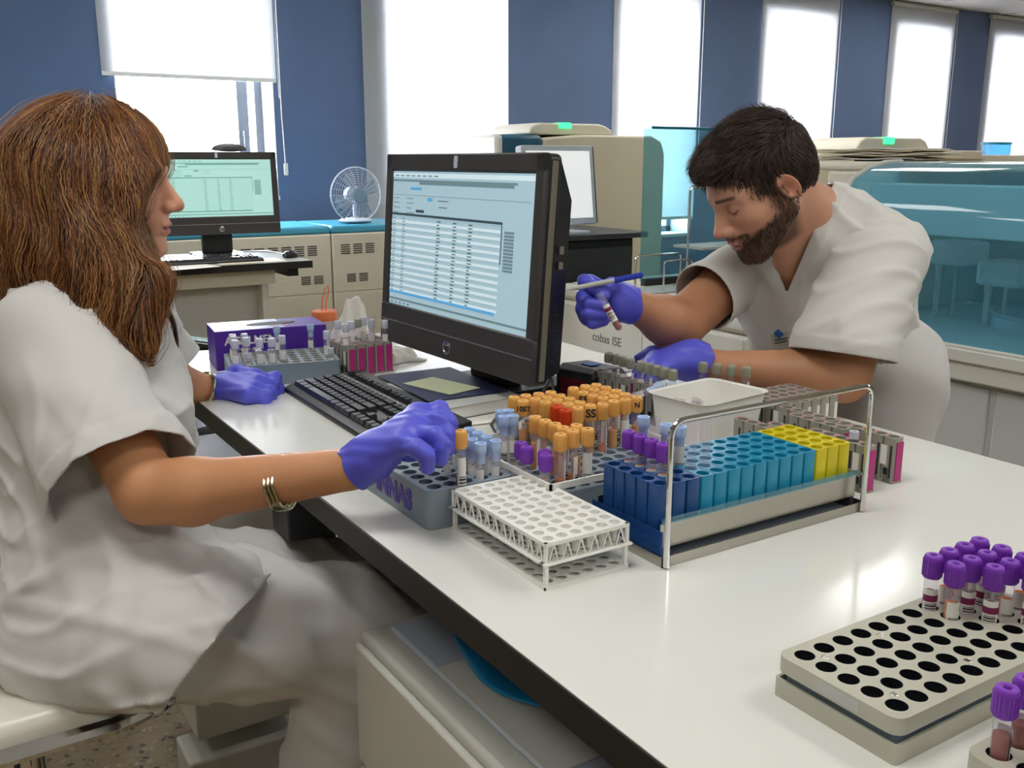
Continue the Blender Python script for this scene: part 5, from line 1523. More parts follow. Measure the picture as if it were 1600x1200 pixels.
def strands(name, v, f, fn, mats, parent, nseed, nstep, step, flow, width, cols, lift=.001, seedmask=None, seed=1, wav=.0, outgrow=0.0, lenvar=.5):
    """hair as fine three-sided tapering ribbons that follow the hair volume's surface"""
    R = np.random.RandomState(seed)
    fc = v[f].mean(1).astype(f4)
    if seedmask is not None:
        ok = seedmask(fc); fc = fc[ok]
    p = fc[R.randint(0, len(fc), nseed)]+R.normal(0, .001, (nseed, 3)).astype(f4)
    e = .002
    def grad(q):
        d0 = fn(q); g = np.stack([fn(q+V3([e if i == j else 0 for j in range(3)]))-d0 for i in range(3)], 1)
        return d0, g/np.maximum(np.linalg.norm(g, axis=1), 1e-6)[:, None]
    L = (lift*(.2+R.rand(nseed)*1.3)).astype(f4)
    path = []; ph = R.rand(nseed)*6.28; fr = 18+R.rand(nseed)*25
    ln = 1-lenvar*R.rand(nseed)
    for k in range(nstep):
        d, g = grad(p)
        p = p-g*(d-L-outgrow*k)[:, None]
        path.append(p.copy())
        dr = flow(p)
        dr = dr-g*(dr*g).sum(1)[:, None]*(1.0 if outgrow == 0 else .8)
        dr /= np.maximum(np.linalg.norm(dr, axis=1), 1e-6)[:, None]
        sd = np.cross(dr, g)
        dr = dr+sd*(wav*np.sin(fr*k*step*8+ph))[:, None]
        p = (p+dr*(step*ln)[:, None]).astype(f4)
    path = np.stack(path, 1)                      # nseed, nstep, 3
    d_, g = grad(path.reshape(-1, 3)); g = g.reshape(path.shape)
    tang = np.gradient(path, axis=1); tang /= np.maximum(np.linalg.norm(tang, axis=2), 1e-9)[..., None]
    side = np.cross(tang, g)
    t = np.linspace(0, 1, nstep)
    w = width*np.sin(np.clip(t*PI*.93+.12, 0, PI))**.5*(.6+.8*R.rand(nseed))[:, None]
    a = path-side*w[..., None]; b = path+side*w[..., None]; c = path+g*w[..., None]*.8
    vv = np.stack([a, c, b], 2).reshape(-1, 3)
    base = (np.arange(nseed)[:, None]*nstep+np.arange(nstep-1)[None])*3
    fs = []
    for i, j in ((0, 1), (1, 2), (2, 0)):
        fs.append(np.stack([base+i, base+j, base+3+j, base+3+i], -1).reshape(-1, 4))
    ff = np.concatenate(fs)
    cl = np.array([srgb(x) for x in cols]); ci = cl[R.randint(0, len(cl), nseed)]*(.75+.5*R.rand(nseed))[:, None]
    cc = np.repeat(ci, nstep*3, 0)
    return np_mesh(name, vv, ff, mats, parent, cc)

def sdf_parts(name, parts, mats, parent, thick=0, smooth_it=2):
    VV, FF = [], []; off = 0
    for fn, keep, lo, hi, h in parts:
        g, l = sdf_grid(fn, lo, hi, h); v, f = surf_nets(g, l, h); v = relax(v, f, smooth_it, .4)
        q = v.astype(f4); K = keep(q); e = h*.5
        G = np.stack([(keep(q+V3([e if i == j else 0 for j in range(3)]))-K)/e for i in range(3)], 1)
        ok = (K[f] > 0).any(1); f = f[ok]
        use = np.zeros(len(v), bool); use[f.ravel()] = True
        out = use & (K < 0); gl = np.maximum((G**2).sum(1), .05)
        stp = G*(K/gl)[:, None]; ln = np.linalg.norm(stp, axis=1); stp *= np.minimum(1, 1.5*h/np.maximum(ln, 1e-9))[:, None]
        v[out] -= stp[out]
        mp = -np.ones(len(v), np.int64); mp[use] = np.arange(use.sum()); v = v[use]; f = mp[f]
        VV.append(v); FF.append(f+off); off += len(v)
    o = np_mesh(name, np.concatenate(VV), np.concatenate(FF), mats, parent)
    if thick:
        md = o.modifiers.new('cloth', 'SOLIDIFY'); md.thickness = thick; md.offset = -1
    return o
def fold(P, d, a, b, w, h):
    a, b = V3(a), V3(b); ba = b-a; t = np.clip((P-a) @ ba/float(ba @ ba), 0, 1)
    r2 = ((P-a-t[:, None]*ba)**2).sum(1)
    return d-h*np.exp(-r2/(w*w))*np.maximum(0, np.sin(np.clip(t*.9+.1, 0, 1)*PI))**.6
def wrinkle(P, k, seed, sharp=5, warp=1.5):
    R = np.random.RandomState(seed); k = V3(k); u = R.normal(0, 9, 3); w = R.normal(0, 6, 3)
    ph = P @ k+warp*np.sin(P @ V3(u)+seed)+.8*np.sin(P @ V3(w*2.5)+seed*2)
    m = np.clip(.5+.9*np.sin(P @ V3(w)+seed*1.3)*np.sin(P @ V3(u*.7)+seed), 0, 1)
    return np.exp(-sharp*np.sin(ph)**2)*m
mat('skin', '#c08a66', .5, attr='Col', sss=.12, bump=(260, .12, .0006))
hm = mat('hair_strands', '#6a3a20', .42, attr='Col', spec=.6)
mat('hair_base', '#3e2616', .7, noise=(60, .3))
mat('hair_dark_base', '#17110d', .75, noise=(80, .3))
mat('white_undershirt', '#d8d4cc', .8)
# floral cloth
m = mat('floral_cloth', '#d8c8b8', .85); nt = m.node_tree; b = nt.nodes['Principled BSDF']
tc = nt.nodes.new('ShaderNodeTexCoord'); vo = nt.nodes.new('ShaderNodeTexVoronoi'); vo.inputs['Scale'].default_value = 75
nt.links.new(tc.outputs['Object'], vo.inputs['Vector'])
sp = nt.nodes.new('ShaderNodeSeparateColor'); nt.links.new(vo.outputs['Color'], sp.inputs[0])
cr = nt.nodes.new('ShaderNodeValToRGB'); cr.color_ramp.interpolation = 'CONSTANT'; e_ = cr.color_ramp.elements
e_[0].color = (*srgb('#2a1820'), 1); e_[1].position = .28; e_[1].color = (*srgb('#b03a34'), 1)
for p_, c_ in ((.42, '#d8a8a0'), (.6, '#e0d4c4'), (.78, '#6a2438'), (.9, '#caa070')):
    x_ = e_.new(p_); x_.color = (*srgb(c_), 1)
nt.links.new(sp.outputs[0], cr.inputs[0]); nt.links.new(cr.outputs[0], b.inputs['Base Color'])

# ================================================================ seated woman
D = at_d
wo = thing('person', 'seated person with long auburn hair and white scrubs reaching for a yellow-capped tube', 'person', (.10, 1.36, 0))
Wc = D(163, 280, 1.485); WR = axes(math.radians(-24), math.radians(5)); WS = .95
def hl(c, R, s, p): return tuple(np.array(c)+R @ (np.array(p)*s))
w_neck = (.185, 1.60, 1.03)
nSh, nEl, nWr = D(92, 520, 1.325), D(232, 768, 1.215), D(548, 733, 1.165)
fSh, fEl, fWr = D(222, 500, 1.70), D(262, 592, 1.76), D(330, 612, 1.83)
w_pel = D(140, 965, 1.34); w_wst = D(165, 850, 1.36); w_ch = D(150, 660, 1.41); w_up = D(150, 540, 1.45)
az = math.radians(-22)
LAT = (-math.sin(az), math.cos(az), 0); DEP = (math.cos(az), math.sin(az), 0)
nHip, nKn, nAn = D(175, 965, 1.30), D(575, 985, 1.42), D(505, 1260, 1.50)
fHip, fKn, fAn = D(220, 930, 1.48), D(640, 930, 1.58), (.60, 1.35, .10)
def w_hand_near(P, g=0.0):
    wr = nWr
    pm = [D(600, 692, 1.165)]
    mI, mM, mR, mP = D(652, 650, 1.175), D(650, 660, 1.155), D(641, 675, 1.138), D(628, 692, 1.122)
    d = rc(P, wr, D(575, 718, 1.16), .0225+g, .027+g)
    for m_, r in ((mI, .0145), (mM, .0145), (mR, .0135), (mP, .0125)):
        d = smin(d, rc(P, D(580, 712, 1.155), m_, .021+g, r+g), .012)
    d = finger(P, [mI, D(686, 641, 1.178), D(701, 660, 1.176), D(703, 684, 1.172)], .0112+g, .0085+g, d)
    d = finger(P, [mM, D(684, 657, 1.150), D(697, 678, 1.148), D(698, 702, 1.150)], .0112+g, .0085+g, d)
    d = finger(P, [mR, D(680, 680, 1.115), D(692, 696, 1.112), D(688, 717, 1.118)], .0106+g, .0082+g, d, .005)
    d = finger(P, [mP, D(652, 701, 1.095), D(667, 712, 1.095), D(667, 730, 1.102)], .0098+g, .0078+g, d, .005)
    d = finger(P, [D(596, 700, 1.185), D(640, 700, 1.20), D(676, 700, 1.198), D(701, 698, 1.186)], .0165+g, .0098+g, d, .010)
    return d
def w_hand_far(P, g=0.0):
    d = rc(P, fWr, D(348, 608, 1.84), .024+g, .026+g)
    kn = [D(398, 592, 1.86), D(400, 600, 1.83), D(396, 610, 1.80), D(388, 618, 1.775)]
    for k in kn: d = smin(d, rc(P, D(355, 606, 1.83), k, .024+g, .0155+g), .012)
    for i, k in enumerate(kn):
        x, y, z = k
        a = (x+.030, y-.006, z-.004); b_ = (x+.028, y-.010, z-.028); c_ = (x-.002, y-.010, z-.036)
        if i == 0: a = (x+.034, y-.02, z+.002); b_ = (x+.036, y-.03, z-.022); c_ = (x+.01, y-.02, z-.03)
        d = finger(P, [k, a, b_, c_], .0115+g, .0088+g, d)
    d = finger(P, [D(352, 596, 1.87), D(372, 582, 1.88), D(398, 588, 1.85), D(412, 600, 1.83)], .0165+g, .0100+g, d, .010)
    return d
def w_skin(P):
    d = head_sdf(P, Wc, WR, WS)
    d = smin(d, rc(P, hl(Wc, WR, WS, (-.03, 0, -.05)), w_neck, .046, .050), .02)
    d = smin(d, loft(P, [w_pel, w_wst, w_ch, w_up, w_neck], [(.14, .085), (.12, .088), (.14, .098), (.145, .085), (.06, .05)], LAT, DEP), .03)
    d = smin(d, rc(P, nSh, nEl, .050, .040), .03); d = smin(d, rc(P, nEl, D(300, 768, 1.21), .041, .040), .01); d = smin(d, rc(P, D(300, 768, 1.21), nWr, .040, .0255), .02)
    d = smin(d, rc(P, fSh, fEl, .048, .040), .03); d = smin(d, rc(P, fEl, fWr, .040, .026), .012)
    d = smin(d, w_hand_near(P, -.0016), .01); d = smin(d, w_hand_far(P, -.0016), .01)
    d = smin(d, rc(P, nHip, nKn, .085, .060), .03); d = smin(d, rc(P, nKn, nAn, .055, .035), .01)
    d = smin(d, rc(P, fHip, fKn, .085, .060), .03); d = smin(d, rc(P, fKn, fAn, .055, .035), .01)
    return d
def bb_(pts, m): a = np.array(pts); return a.min(0)-m, a.max(0)+m
def multi_body(name, fn, boxes, parent, colfn):
    """one body surface sampled finer where it shows: boxes=[(lo, hi, h)], earlier boxes win"""
    VV, FF = [], []; off = 0
    for i, (lo, hi, h) in enumerate(boxes):
        g, l = sdf_grid(fn, lo, hi, h); v, f = surf_nets(g, l, h); v = relax(v, f, 1, .4)
        c = v[f].mean(1); keep = np.ones(len(f), bool)
        for lo2, hi2, h2 in boxes[:i]:
            keep &= ~((c > np.array(lo2)+h).all(1) & (c < np.array(hi2)-h).all(1))
        f = f[keep]
        VV.append(v); FF.append(f+off); off += len(v)
    v = np.concatenate(VV); f = np.concatenate(FF)
    use = np.zeros(len(v), bool); use[f.ravel()] = True
    mp = -np.ones(len(v), np.int64); mp[use] = np.arange(use.sum()); v = v[use]; f = mp[f]
    return np_mesh(name, v, f, 'skin', parent, colfn(v.astype(f4)))
hb = bb_([Wc], .155)
hb = (hb[0]-np.array([0, 0, .0]), hb[1])
ab = bb_([nEl, nWr, D(705, 680, 1.14), nSh], .06)
fbx = bb_([fEl, fWr, fSh, D(420, 600, 1.85)], .055)
allb = bb_([Wc, nSh, fSh, w_pel, nKn, fKn, nAn, fAn, nWr, fWr], .16)
def w_col(v):
    C = head_color(v, Wc, WR, WS, '#d8a284', '#b8605a', '#6a4a34')
    arm = np.clip((np.linalg.norm(v-V3(Wc), axis=1)-.15)/.03, 0, 1)
    return mixc(C, arm, '#c58d64')
multi_body('body', w_skin, [(hb[0], hb[1], .0017), (ab[0], ab[1], .0030), (fbx[0], fbx[1], .0036), (allb[0], allb[1], .011)], wo, w_col)
# gloves
def cuff(P, a, b, r, d): return smin(d, rc(P, a, b, r, r*.96), .006)
def g_near(P):
    d = w_hand_near(P, .0012)
    d = smin(d, rc(P, D(552, 733, 1.165), D(585, 712, 1.16), .0285, .0275), .008)
    d += .0006*wave(P, (250, 160, 210), .5)*np.clip((D(640, 0, 1)[0]*0+.62-P[:, 0])*0+1, 0, 1)
    return d
ax_ = np.array(D(600, 700, 1.16))-np.array(nWr); ax_ /= np.linalg.norm(ax_)
def k_near(P): return (P-V3(D(552, 735, 1.165))) @ V3(ax_)+.0025*wave(P, (90, 120, 60), 1)
lo, hi = bb_([nWr, D(640, 640, 1.16), D(715, 700, 1.14), D(665, 740, 1.09), D(680, 700, 1.2)], .04)
sdf_obj('glove', g_near, lo, hi, .0019, 'glove', wo, keep=k_near, thick=.0008)[0]['label'] = 'blue-violet nitrile glove at the yellow tube'
def g_far(P): return smin(w_hand_far(P, .0015), rc(P, D(332, 611, 1.83), D(352, 607, 1.84), .030, .029), .01)+.0008*wave(P, (210, 130, 180), .9)
a2 = np.array(D(360, 605, 1.84))-np.array(fWr); a2 /= np.linalg.norm(a2)
def k_far(P): return (P-V3(D(333, 612, 1.83))) @ V3(a2)+.002*wave(P, (90, 120, 60), 1)
lo, hi = bb_([fWr, D(430, 600, 1.86), D(400, 620, 1.77), D(370, 575, 1.9)], .045)
sdf_obj('glove', g_far, lo, hi, .0024, 'glove', wo, keep=k_far, thick=.0008)[0]['label'] = 'blue-violet nitrile glove resting in a loose fist'
# scrub top
def w_top0(P):
    T = loft(P, [w_pel, w_wst, w_ch, w_up, (.19, 1.60, 1.02)], [(.170, .108), (.155, .122), (.165, .134), (.165, .115), (.085, .07)], LAT, DEP)
    T = smin(T, rc(P, D(92, 540, 1.34), D(215, 515, 1.68), .075, .070), .05)
    return T
slA, slB = D(82, 540, 1.33), D(186, 742, 1.235)
fsA, fsB = D(215, 520, 1.70), D(262, 570, 1.735)
def w_body0(P):
    T = w_top0(P)
    L_ = loft(P, [D(185, 905, 1.34), D(240, 965, 1.30), D(330, 965, 1.30)], [(.165, .112), (.165, .105), (.155, .090)], LAT, (0, 0, 1))
    return smin(smin(T, L_, .06), el(P, D(150, 955, 1.34), (.105, .165, .080)), .05)
def w_top(P):
    T = w_top0(P)
    S = rc(P, slA, slB, .082, .092)
    S2 = rc(P, fsA, fsB, .066, .062)
    # skirt flaps lying over the lap and seat
    L_ = loft(P, [D(185, 905, 1.34), D(240, 965, 1.30), D(330, 965, 1.30)], [(.165, .112), (.165, .105), (.155, .090)], LAT, (0, 0, 1))
    B_ = el(P, D(150, 955, 1.34), (.105, .165, .080))
    d = smin(T, L_, .06); d = smin(d, B_, .05)
    d = smin(d, rc(P, D(255, 985, 1.19), D(272, 1062, 1.16), .030, .012), .05)
    w1 = wave(P, (30, 20, 46), .4, 1.6); w2 = wave(P, (52, -30, 26), 2.2, 1.4); w3 = wave(P, (14, 9, -20), 1.0, 1.2)
    d = d-.0042*np.maximum(0, w1)**2-.003*np.maximum(0, w2)**2-.004*w3
    d = d-.0075*wrinkle(P, (14, 9, 30), 3, 7)-.0065*wrinkle(P, (22, -14, 20), 5, 7)-.005*wrinkle(P, (-8, 20, 44), 8, 8)
    # drapes radiating from the lap and the armpit
    for a, b_, r in ((D(215, 860, 1.26), D(350, 845, 1.27), .007), (D(200, 905, 1.24), D(345, 870, 1.25), .008), (D(210, 960, 1.21), D(375, 890, 1.24), .009), (D(245, 1000, 1.19), D(395, 905, 1.24), .007),
                     (D(60, 620, 1.31), D(75, 900, 1.25), .008), (D(120, 840, 1.24), D(140, 980, 1.22), .008), (D(150, 560, 1.27), D(215, 700, 1.19), .006), (D(110, 560, 1.26), D(165, 720, 1.18), .006), (D(60, 600, 1.28), D(110, 760, 1.18), .007)):
        d = fold(P, d, a, b_, .016, r*1.1)
    return d
def w_sleeve(P):
    d = rc(P, slA, slB, .080, .093)
    d = smin(d, rc(P, D(105, 510, 1.36), slA, .07, .078), .03)
    for a, b_, r in ((D(60, 560, 1.27), D(120, 760, 1.17), .006), (D(150, 560, 1.26), D(215, 700, 1.17), .007), (D(105, 540, 1.25), D(165, 740, 1.15), .006)): d = fold(P, d, a, b_, .02, r)
    d = d-.0022*(((P-V3(slB)) @ V3(sax)) > -.016)
    return d-.0018*wave(P, (30, 20, 36), .4, 1.6)-.0060*wrinkle(P, (30, -20, 10), 4, 7)-.0045*wrinkle(P, (12, 10, 36), 6, 7)
def w_sleeve2(P): return rc(P, fsA, fsB, .068, .063)-.0015*wave(P, (40, 20, 36), 1.4, 1.6)
sax = np.array(slB)-np.array(slA); sax /= np.linalg.norm(sax)
fax = np.array(fsB)-np.array(fsA); fax /= np.linalg.norm(fax)
def w_keep(P):
    # >0 keep. cut sleeve ends, neck opening, lower hem
    dS = rc(P, slA, tuple(np.array(slB)+sax*.08), .10, .11)
    k = np.full(len(P), .05, f4)
    # hem over the lap: line from (430,895) to (270,1085) seen in the thigh's own plane
    a = np.array(D(432, 892, 1.27)); b_ = np.array(D(268, 1088, 1.14)); c_ = np.array(D(470, 880, 1.55))
    n = np.cross(b_-a, c_-a); n /= np.linalg.norm(n)
    if n @ (np.array(w_pel)-a) < 0: n = -n
    k = np.minimum(k, (P-V3(a)) @ V3(n))
    k = np.minimum(k, P[:, 2]-.548+0*P[:, 0]+np.clip((P[:, 0]-D(215, 1000, 1.2)[0])/.03, 0, 1)*.09)
    k = np.minimum(k, rc(P, hl(Wc, WR, WS, (-.03, 0, -.05)), w_neck, .052, .062))
    # open front over the flowered shirt
    fr = (P-V3(w_up)) @ V3(DEP); la = np.abs((P-V3(w_up)) @ V3(LAT)-.03)
    k = np.minimum(k, np.where((fr > .05) & (P[:, 2] > .78), la-.075*np.clip((P[:, 2]-.78)/.14, 0, 1), .05))
    return k
lo, hi = bb_([w_pel, nSh, fSh, slB, D(268, 1090, 1.14), D(430, 895, 1.27), w_ch, w_neck], .16)
s1 = bb_([slA, slB], .125); s2 = bb_([fsA, fsB], .10)
sdf_parts('scrub_top', [(w_top, w_keep, lo, hi, .0048),
    (w_sleeve, lambda P: np.minimum(-((P-V3(slB)) @ V3(sax))+.012, w_body0(P)+.012), s1[0], s1[1], .004),
    (w_sleeve2, lambda P: np.minimum(-((P-V3(fsB)) @ V3(fax))+.01, w_body0(P)+.012), s2[0], s2[1], .004)], 'scrub', wo, thick=.0022)
vs = []; fs = []; n_ = 14
L0, R0, T0 = np.array(D(196, 975, 1.205)), np.array(D(424, 896, 1.262)), np.array(D(270, 1087, 1.165))
for i in range(n_+1):
    v_ = i/n_
    a_, b2 = L0+(T0-L0)*v_, R0+(T0-R0)*v_
    for j in range(n_+1):
        u_ = j/n_; p_ = a_+(b2-a_)*u_
        p_ = p_+np.array((-.534, -.845, 0))*(.020*math.sin(PI*min(1, v_*1.15+.0))*math.sin(PI*u_)**.7+.003*math.sin(7*u_+4*v_))
        vs.append(tuple(p_))
for i in range(n_):
    for j in range(n_): fs.append((i*(n_+1)+j, i*(n_+1)+j+1, (i+1)*(n_+1)+j+1, (i+1)*(n_+1)+j))
o = MB().add(vs, fs).build('tunic_flap', 'scrub', angle=180); o.parent = wo; o.matrix_parent_inverse = wo.matrix_basis.inverted()
md = o.modifiers.new('s', 'SOLIDIFY'); md.thickness = .0022
def w_under(P): return loft(P, [w_wst, w_ch, w_up, (.19, 1.60, 1.0)], [(.13, .118), (.15, .128), (.15, .104), (.07, .06)], LAT, DEP)-.002*wave(P, (40, 30, 50), 1)
lo, hi = bb_([w_wst, w_ch, w_up, w_neck], .16)
sdf_obj('floral_shirt', w_under, lo, hi, .007, 'floral_cloth', wo, keep=lambda P: .985-P[:, 2])
def w_tr(P):
    d = rc(P, nHip, nKn, .112, .086); d = smin(d, rc(P, nKn, nAn, .084, .078), .03)
    e = rc(P, fHip, fKn, .108, .082); e = smin(e, rc(P, fKn, fAn, .082, .076), .03)
    d = smin(d, e, .02)
    d = smin(d, el(P, w_pel, (.105, .16, .08)), .05)
    ax1 = np.array(nKn)-np.array(nHip); ax1 /= np.linalg.norm(ax1)
    w1 = wave(P, (ax1[0]*30+12, ax1[1]*30-8, 40), .2, 1.8); w2 = wave(P, (38, 20, -30), 1.3, 1.4)
    d = d-.006*np.maximum(0, w1)**2-.003*w2-.011*wrinkle(P, (10, 26, 22), 3)-.010*wrinkle(P, (26, 10, -16), 7)-.006*wrinkle(P, (40, 30, 26), 9, 7)
    for a, b_, r in ((D(300, 1000, 1.22), D(560, 1045, 1.33), .012), (D(420, 905, 1.30), D(545, 950, 1.32), .012), (D(400, 1010, 1.24), D(555, 985, 1.32), .010), (D(360, 960, 1.23), D(540, 905, 1.36), .008)):
        d = fold(P, d, a, b_, .022, r)
    return d
lo, hi = bb_([w_pel, nKn, fKn, nAn, fAn], .14)
sdf_obj('scrub_trousers', w_tr, lo, hi, .006, 'trouser', wo, keep=lambda P: P[:, 2]-.07, thick=.002, smooth_it=2)
# shoes
for a in (nAn, fAn):
    s = MB(); 
    sh_ = MB().lathe([(.02, 0), (.045, .002), (.048, .02), (.042, .045), (.030, .07), (.001, .085)], 20, M=Matrix.Diagonal((2.4, 1, 1, 1))).build('shoe', 'paper', None)
    sh_.parent = wo; sh_.location = (a[0]+.05-.10, a[1]-1.36, 0)
# bracelets
def ring_on(name, c, axv, r, wd, mat_, parent, n=40, rows=3):
    axv = Vector(axv).normalized(); q = axv.to_track_quat('Z', 'Y').to_matrix().to_4x4(); q.translation = Vector(c)
    m = MB()
    for k in range(rows):
        z = (k-(rows-1)/2)*wd/rows
        m.tube([tuple(q @ Vector(((r+.0004*math.sin(a*9))*math.cos(a), (r*.94)*math.sin(a), z+.0008*math.sin(6*a)))) for a in [2*PI*j/n for j in range(n)]], wd/rows*.42, 6, closed=True)
    o = m.build(name, mat_); o.parent = parent; o.matrix_parent_inverse = parent.matrix_basis.inverted(); return o
mat('silver_gold', '#c8c0a0', .2, metal=1)
fa = np.array(nWr)-np.array(D(300, 768, 1.21))
ring_on('bracelet', D(440, 755, 1.187), fa, .0345, .016, 'silver_gold', wo)
ring_on('wrist_bracelet', D(318, 608, 1.815), np.array(fWr)-np.array(fEl), .034, .008, 'silver_gold', wo, rows=1)
# hair
crown = hl(Wc, WR, WS, (-.015, 0, .10))
def w_hair(P):
    q = ((P-V3(Wc)) @ WR)/WS
    d = el(q, (-.024, 0, .036), (.108, .092, .094))
    d = smin(d, el(q, (.025, -.035, .036), (.062, .056, .062)), .03)
    d = smin(d, el(q, (.025, .035, .036), (.062, .056, .062)), .03)
    for a, b_, ra, rb in ((D(110, 300, 1.42), D(95, 400, 1.42), .115, .105), (D(150, 330, 1.40), D(165, 440, 1.37), .085, .075), (D(50, 360, 1.46), D(15, 450, 1.46), .070, .055),
                          (D(196, 300, 1.42), D(200, 400, 1.40), .034, .034), (D(202, 390, 1.39), D(206, 470, 1.36), .034, .028), (D(205, 460, 1.35), D(224, 545, 1.32), .032, .008),
                          (D(150, 420, 1.36), D(195, 520, 1.32), .060, .018), (D(100, 330, 1.50), D(120, 450, 1.55), .09, .07)):
        d = smin(d, rc(P, a, b_, ra, rb), .04)
    # keep the face free
    face = el(q, (.124, .02, -.045), (.054, .30, .086))
    d = smax(d, -face, .012)
    # locks
    c0 = V3(crown); r = P-c0; ang = np.arctan2(r[:, 1], r[:, 0]); hz = P[:, 2]
    w = np.sin(P @ V3((55, -34, 7))+1.6*np.sin(hz*34)+.8*np.sin(P @ V3((10, 22, 30))))
    w2 = np.sin(P @ V3((130, -82, 16))+2.0*np.sin(hz*40+1))
    low = np.clip((c0[2]-hz)/.18, 0.15, 1)
    return d-(.0058*w+.0024*w2)*low
lo, hi = bb_([Wc, D(20, 470, 1.45), D(230, 560, 1.32), D(60, 200, 1.6)], .14)
ho, hv, hf = sdf_obj('hair', w_hair, lo, hi, .0034, 'hair_base', wo, smooth_it=1)
def w_flow(p):
    d = np.zeros_like(p); d[:, 2] = -1
    r = p-V3(crown); hr = np.linalg.norm(r[:, :2], axis=1)
    nearr = np.clip(1-(V3(crown)[2]+.02-p[:, 2])/.10, 0, 1)
    out = r.copy(); out[:, 2] = 0; out /= np.maximum(np.linalg.norm(out, axis=1), 1e-5)[:, None]
    d = d+out*nearr[:, None]*1.2
    wv = np.sin(p[:, 2]*38+p @ V3((14, -9, 0)))*.26+np.sin(p[:, 2]*90+p @ V3((60, -40, 0)))*.10
    d[:, 0] += .845*wv*(1-nearr); d[:, 1] += -.534*wv*(1-nearr)
    return d.astype(f4)
strands('hair_strands', hv, hf, w_hair, 'hair_strands', wo, 15000, 12, .0125, w_flow, .00075, ['#683a1e', '#7c4826', '#8e5a2e', '#542c17', '#a0703c', '#442413', '#824c22', '#b08048'], .0044, seed=3, wav=.26)
strands('stray_hairs', hv, hf, w_hair, 'hair_strands', wo, 1500, 12, .012, w_flow, .00045, ['#8a5c34', '#a37a48', '#6f4424'], .011, seed=13, wav=.45)

# ================================================================ bending man
ma = thing('person', 'bearded person in white V-neck scrubs bending over the bench with marker and tube', 'person', (1.62, 1.2, 0))
Mc = D(1184, 287, 1.69); MRt = axes(math.radians(164), math.radians(35), 0); MS = .93
mN = D(1272, 350, 1.79)
lSh, lEl, lWr = D(1375, 405, 1.74), D(1318, 588, 1.67), D(1122, 573, 1.72)
rSh, rEl, rWr = D(1155, 425, 1.90), D(1062, 508, 1.79), D(990, 478, 1.71)
m_ch = D(1285, 465, 1.88); m_ws = D(1318, 580, 1.95); m_hp = D(1325, 660, 2.0)
maz = math.radians(-155)
MLAT = (-math.sin(maz), math.cos(maz), 0); MDEP = (math.cos(maz), math.sin(maz), 0)
MAXV = np.array(m_ch)-np.array(m_hp); MAXV /= np.linalg.norm(MAXV)
MDEP3 = np.array(MDEP)-MAXV*(np.array(MDEP) @ MAXV); MDEP3 /= np.linalg.norm(MDEP3); MLAT3 = np.cross(MAXV, MDEP3)
hips = (m_hp[0], m_hp[1], .76)
lHip, lKn, lAn = (m_hp[0]-.02, m_hp[1]-.09, .80), (m_hp[0]-.06, m_hp[1]-.10, .45), (m_hp[0]-.02, m_hp[1]-.10, .08)
rHip, rKn, rAn = (m_hp[0]-.0, m_hp[1]+.09, .80), (m_hp[0]-.06, m_hp[1]+.11, .45), (m_hp[0]-.02, m_hp[1]+.12, .08)
def m_hand_r(P, g=0.0):
    d = rc(P, rWr, D(965, 472, 1.69), .027+g, .030+g)
    kn = [D(922, 444, 1.685), D(918, 462, 1.685), D(918, 478, 1.69), D(924, 492, 1.69)]
    for k in kn: d = smin(d, rc(P, D(968, 472, 1.695), k, .026+g, .014+g), .012)
    tips = [[D(914, 440, 1.665), D(925, 448, 1.645), D(944, 462, 1.638)], [D(911, 464, 1.665), D(920, 474, 1.645), D(940, 478, 1.64)], [D(911, 482, 1.668), D(920, 490, 1.648), D(942, 490, 1.645)], [D(916, 496, 1.672), D(926, 504, 1.655), D(944, 500, 1.655)]]
    for i, (k, t_) in enumerate(zip(kn, tips)):
        d = finger(P, [k]+t_, .0125+g if i else .0130+g, .0092+g, d, .004)
    d = finger(P, [D(972, 458, 1.68), D(955, 447, 1.66), D(938, 452, 1.645)], .0150+g, .0105+g, d, .008)
    return d
def m_hand_l(P, g=0.0):
    d = rc(P, lWr, D(1088, 566, 1.72), .028+g, .031+g)
    kn = [D(1032, 560, 1.76), D(1026, 562, 1.73), D(1024, 570, 1.705), D(1030, 578, 1.685)]
    for k in kn: d = smin(d, rc(P, D(1082, 562, 1.72), k, .030+g, .016+g), .014)
    for i, k in enumerate(kn):
        x, y, z = k
        d = finger(P, [k, (x-.022, y+.012-.004*i, z-.012), (x-.032, y+.016-.004*i, z-.024), (x-.028, y+.014, z-.034)], .0115+g, .009+g, d)
    d = finger(P, [D(1078, 560, 1.74), D(1048, 550, 1.77), D(1018, 553, 1.78), D(1000, 562, 1.78)], .017+g, .0105+g, d, .01)
    return d
